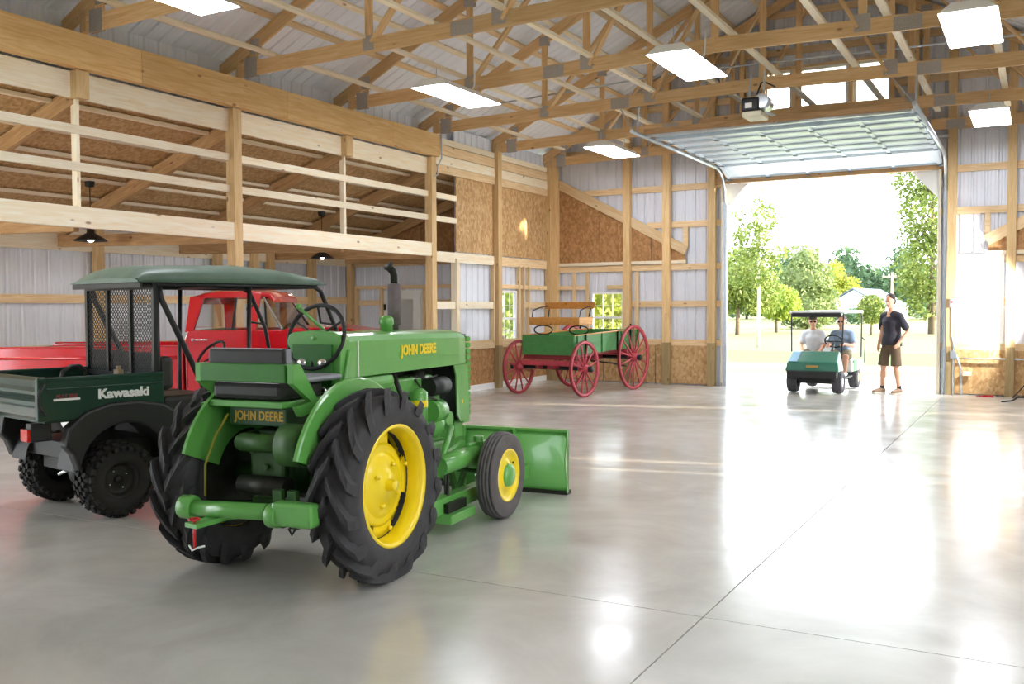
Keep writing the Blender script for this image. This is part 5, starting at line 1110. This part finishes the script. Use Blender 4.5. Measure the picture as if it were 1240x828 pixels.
# ------------------------------------------------------------------ outdoors
def ground(name, label, x0, x1, y0, y1, z, m):
    o = MB().add([(x0, y0, z), (x1, y0, z), (x1, y1, z), (x0, y1, z), (x0, y0, z-.1), (x1, y0, z-.1), (x1, y1, z-.1), (x0, y1, z-.1)], [(0, 1, 2, 3), (0, 4, 5, 1), (1, 5, 6, 2), (2, 6, 7, 3), (3, 7, 4, 0)]).build(name, m, fix=False)
    return tag(o, label, kind='structure')
ground('ground_apron', 'pale concrete apron outside the big door', -22, 14, YE+.12, 23.9, -.012, mat('apron_concrete', '#dcd8cf', .7, var=.06, vscale=.8))
ground('ground_verge', 'dry pale grass verge beyond the apron', -70, 40, 23.9, 28.9, -.03, mat('dry_grass', '#7d7854', .9, col2='#73724b', vscale=.9, bump=.3, bscale=30))
ground('ground_strip', 'greener grass strip across the lawn', -90, 60, 28.9, 36.5, -.03, mat('green_grass', '#4d6c31', .9, col2='#5c763b', vscale=.5, bump=.3, bscale=30))
ground('ground_lawn', 'sunny yellow-green lawn reaching to the trees', -260, 200, 36.5, 320, -.03, mat('lawn_grass', '#7a7a48', .9, col2='#6e7845', vscale=.15, bump=.3, bscale=30))
ground('ground_left', 'grass along the left side of the barn', -90, -13.75, -30, 23.9, -.06, MATS['green_grass'])
ground('ground_right', 'grass along the right side of the barn', 2.4, 90, -30, 23.9, -.06, MATS['dry_grass'])
tag(MB().box(-30, 20, 26.2, 27.6, -.03, -.015).build('ground_track', mat('gravel_track', '#d9d2c4', .9, var=.1, vscale=2)), 'pale gravel track crossing the verge', kind='structure')
def leafmat(name, c1, c2):
    if name in MATS: return MATS[name]
    m = mat(name, c1, .6, col2=c2, vscale=1.1); nt = m.node_tree; b = nt.nodes['Principled BSDF']
    tr_ = nt.nodes.new('ShaderNodeBsdfTranslucent'); mx = nt.nodes.new('ShaderNodeMixShader'); mx.inputs[0].default_value = .3
    nt.links.new(b.inputs['Base Color'].links[0].from_socket, tr_.inputs['Color']); out = nt.nodes['Material Output']
    nt.links.new(b.outputs[0], mx.inputs[1]); nt.links.new(tr_.outputs[0], mx.inputs[2]); nt.links.new(mx.outputs[0], out.inputs['Surface']); return m
BARK = mat('bark', '#6d6052', .9, var=.3, vscale=8); BIRCH = mat('pale_bark', '#c9c4ba', .8, var=.2, vscale=6)
def tree(name, label, pos, h, crowns, n, ls, m, tr_r=.12, core=True, bark=BARK, group='trees outside'):
    o = thing(name, label, 'shrub' if name == 'shrub' else 'tree', (pos[0], pos[1], -.03), 0, group)
    zc_ = max(c[2] for c in crowns); t = MB()
    if tr_r:
        t.tube([(0, 0, 0), (.03, 0, h*.3), (-.02, .02, h*.6), (0, 0, min(h*.95, zc_+.1*h))], [tr_r, tr_r*.8, tr_r*.5, tr_r*.15], 8)
        for i in range(9):
            a = rng.uniform(0, 2*PI); z = h*rng.uniform(.3, .75); c = crowns[i % len(crowns)]; t.tube([(0, 0, z), (c[0]*.6+c[3]*.5*math.cos(a), c[1]*.6+c[4]*.5*math.sin(a), z+h*.12)], [tr_r*.3, tr_r*.08], 5)
        t.build('trunk', bark, o)
    vol = np.array([c[3]*c[4]*c[5] for c in crowns]); cnt = (n*vol/vol.sum()).astype(int); V = []
    for c, k in zip(crowns, cnt):
        d = rng.normal(size=(k, 3)); d /= np.linalg.norm(d, axis=1)[:, None]; lump = 1+.22*np.sin(d[:, 0]*5+c[2]*3)*np.sin(d[:, 1]*6+1)*np.cos(d[:, 2]*5)
        r = (rng.uniform(.25, 1, k)**.45)*lump; P = d*r[:, None]*np.array(c[3:6])+np.array(c[0:3])
        u = rng.normal(size=(k, 3)); u /= np.linalg.norm(u, axis=1)[:, None]; v = np.cross(u, rng.normal(size=(k, 3))); v /= np.linalg.norm(v, axis=1)[:, None]
        s_ = ls*rng.uniform(.6, 1.3, k)[:, None]
        V.append(np.stack([P-u*s_, P+v*s_*.5, P+u*s_, P-v*s_*.5], 1).reshape(-1, 3))
    V = np.concatenate(V); V[:, 2] = np.maximum(V[:, 2], .02); q = len(V)//4
    me = bpy.data.meshes.new('foliage'); me.vertices.add(len(V)); me.vertices.foreach_set('co', V.ravel()); me.loops.add(q*4); me.loops.foreach_set('vertex_index', np.arange(q*4)); me.polygons.add(q); me.polygons.foreach_set('loop_start', np.arange(0, q*4, 4)); me.polygons.foreach_set('loop_total', np.full(q, 4)); me.update(); me.validate()
    me.materials.append(m); f = bpy.data.objects.new('foliage', me); COL.objects.link(f); f.parent = o; f['kind'] = 'stuff'
    if core:
        c_ = MB()
        for c in crowns: c_.ell(c[:3], (c[3]*.72, c[4]*.72, c[5]*.72), 10, 7)
        c_.build('inner_boughs', m, o)
    return o
G1 = leafmat('leaf_bright', '#9cab42', '#7a9439'); G2 = leafmat('leaf_mid', '#848f45', '#647a38'); G3 = leafmat('leaf_olive', '#808f58', '#647643'); G4 = leafmat('leaf_dark', '#647f5c', '#4d6b4a'); G5 = leafmat('leaf_yellow', '#abad45', '#8c9e3c')
def at(px, py, y):      # point straight ahead along a pixel at world distance y
    d = ray(px, py); t = y/d.y; return Vector((0, 0, CAMH))+d*t
p = fl(918, 420); tree('young_tree', 'slender young tree with pale bark on the lawn outside the door', p, 6.5, [(.0, 0, 3.3, .9, .9, .9), (-.3, 0, 4.5, .8, .8, .7), (.25, 0, 5.3, .6, .6, .6), (0, 0, 6.2, .25, .25, .4), (.9, 0, 3.9, .5, .5, .3), (-.9, 0, 3.0, .5, .5, .5), (-.8, 0, 5.5, .35, .35, .25)], 2600, .09, G2, .09, False, BIRCH)
p = fl(893, 405); tree('leafy_tree', 'bright green leafy tree beside the left jamb of the big door', p, 5.6, [(0, 0, 3.4, 1.9, 1.9, 1.9), (1.2, 0, 2.6, 1.4, 1.4, 1.5), (-1.2, 0, 2.6, 1.4, 1.4, 1.6)], 6000, .14, G2, .15, False)
p = fl(940, 402); tree('leafy_tree', 'yellow-green low spreading tree between the slender tree and the olive tree', p, 3.6, [(0, 0, 2.0, 1.5, 1.4, 1.2), (.7, 0, 1.7, 1, 1, .9)], 3600, .12, G1, .12, True)
p = at(975, 395, 74); tree('cedar_tree', 'dense olive conical tree left of the white house', (p.x, p.y), 6.2, [(0, 0, 1.8, 2.6, 2.4, 1.9), (0, 0, 3.6, 2.2, 2, 1.9), (0, 0, 5.0, 1.3, 1.2, 1.5)], 6000, .17, G3, .2, True)
p = at(1010, 390, 112); tree('pointed_tree', 'yellow-green pointed tree standing behind the white house', (p.x, p.y), 7.2, [(0, 0, 2.5, 2, 2, 2.5), (0, 0, 4.8, 1.3, 1.3, 2.1), (1.8, 0, 2.5, 1.3, 1.3, 2.6)], 4200, .22, G5, .2, True)
p = at(1055, 388, 60); tree('round_tree', 'small round green tree behind the standing man', (p.x, p.y), 2.6, [(0, 0, 1.5, .85, .85, .9)], 2200, .10, G2, .07, True)
p = fl(1128, 404); tree('tall_tree', 'tall leafy tree beside the right jamb of the big door', (p.x, p.y), 11.5, [(0, 0, 4.2, 2.0, 2.0, 2.4), (.3, 0, 7.2, 2.3, 2.2, 2.6), (-.9, 0, 9.4, 1.5, 1.5, 1.5), (.8, 0, 10.6, 2.0, 1.8, 1.8), (-1.1, 0, 3.2, 1.1, 1.1, 1.1), (0, 0, 2.0, 1.8, 1.5, 1.2)], 9000, .15, G2, .22, False)
tr_y = [126, 133, 140]*4
for i, px in enumerate(range(880, 1150, 24)):
    p = at(px, 385, tr_y[i % 12]); hh = 8.2+1.6*math.sin(i*2.3)
    tree('forest_tree', 'dark green tree in the distant wood behind the lawn', (p.x, p.y), hh, [(0, 0, hh*.5, 2.4, 2.0, hh*.47), (1.2, 0, hh*.36, 1.9, 1.6, hh*.34)], 2600, .3, G4, .2, True, group='trees of the distant wood')
# trees seen through the windows, and added sun blockers beside the barn
p = at(735, 395, 44); tree('leafy_tree', 'yellow-green tree seen through the far wall window', (p.x, p.y), 5.5, [(0, 0, 2.9, 2.6, 2, 2.6)], 5000, .16, G5, .15, True)
p = at(622, 395, 34); tree('leafy_tree', 'green tree seen through the left wall window', (p.x-.5, p.y), 6, [(0, 0, 3, 2.6, 2.2, 2.8)], 5000, .16, G1, .15, True)
p = at(490, 395, 23); tree('leafy_tree', 'green tree seen through the walk door pane', (p.x, p.y), 6, [(0, 0, 3, 2.6, 2.2, 2.8)], 4000, .16, G1, .15, True)
for i, y in enumerate((1.4, 3.0, 4.6, 6.2, 7.8, 9.4)): tree('shrub', 'added hedge shrub out of view, blocking low sun at the side opening', (9.3+2.8*(i % 2), y+.3+.64*(i % 2)), 6.2, [(0, 0, 1.6, 1.0, 1.15, 1.9), (0, 0, 4.0, .9, 1.15, 2.4)], 2200, .22, G4, .1, True, group='added sun-blocking shrubs beside the barn')  # unseen hedge added to keep low sun out of the side opening
for i, (x, y) in enumerate(((8.5, 21.3), (11.4, 22.9), (5.9, 25.2))): tree('shrub', 'added dense evergreen out of view, blocking sun at the big door', (x, y), 6.5, [(0, 0, 2, 1.1, 1.1, 2.1), (0, 0, 4.5, .9, .9, 2.1)], 1500, .2, G4, .1, True, group='added sun-blocking evergreens beyond the right corner')  # unseen evergreens added to block sun through the big door
# white house
p = at(1033, 388, 100); hs_ = thing('house', 'white house with a blue-grey roof across the lawn', 'house', (p.x, p.y, -.03), R(-8))
part(hs_, 'wall', mat('house_white', '#f1efe8', .6), MB().add([(-2.9, 0, 0), (2.9, 0, 0), (2.9, 0, 1.7), (0, 0, 3.35), (-2.9, 0, 1.7), (-2.9, 9, 0), (2.9, 9, 0), (2.9, 9, 1.7), (0, 9, 3.35), (-2.9, 9, 1.7)], [(0, 1, 2, 3, 4), (9, 8, 7, 6, 5), (0, 5, 6, 1), (1, 6, 7, 2), (4, 9, 5, 0)]))
SL = mat('slate_roof', '#4c5d74', .5, var=.08, vscale=2)
for s in (-1, 1): part(hs_, 'roof_slope', SL, MB().add([(0, -.3, 3.4), (s*3.2, -.3, 1.58), (s*3.2, 9.3, 1.58), (0, 9.3, 3.4), (0, -.3, 3.52), (s*3.2, -.3, 1.70), (s*3.2, 9.3, 1.70), (0, 9.3, 3.52)], [(0, 1, 2, 3), (7, 6, 5, 4), (0, 4, 5, 1), (1, 5, 6, 2), (2, 6, 7, 3)]))
part(hs_, 'window', mat('house_window', '#8a97a0', .2), MB().box(-.4, .1, -.03, .02, .9, 1.6)); part(hs_, 'vent', mat('house_vent', '#b8b8b8', .5), MB().box(-.15, .15, -.03, .02, 2.4, 2.8))
for px, l in ((1004, 'dark clipped shrub before the white house, beside its wall corner'), (1036, 'dark clipped shrub before the white house, behind the cart roof strut')):
    p = at(px, 390, 92); tree('shrub', l, (p.x, p.y), 1.4, [(0, 0, .8, 1.2, .9, .8)], 900, .12, G4, 0, True)
p = at(1080, 385, 100); up_ = thing('utility_pole', 'wooden utility pole with a crossarm near the white house', 'utility pole', (p.x, p.y, -.03))
part(up_, 'pole', mat('grey_pole', '#a58f86', .8), MB().tube([(0, 0, 0), (0, 0, 5.0)], [.16, .11], 10)); part(up_, 'crossarm', mat('grey_pole', '#a58f86', .8), MB().box(-.9, .9, -.08, .08, 4.5, 4.66))
for x in (-.8, -.3, .3, .8): part(up_, 'insulator', WHITE, MB().lathe([(.05, 0), (.07, .1), (.04, .2), (0, .22)], 10, Matrix.Translation((x, 0, 4.66))))
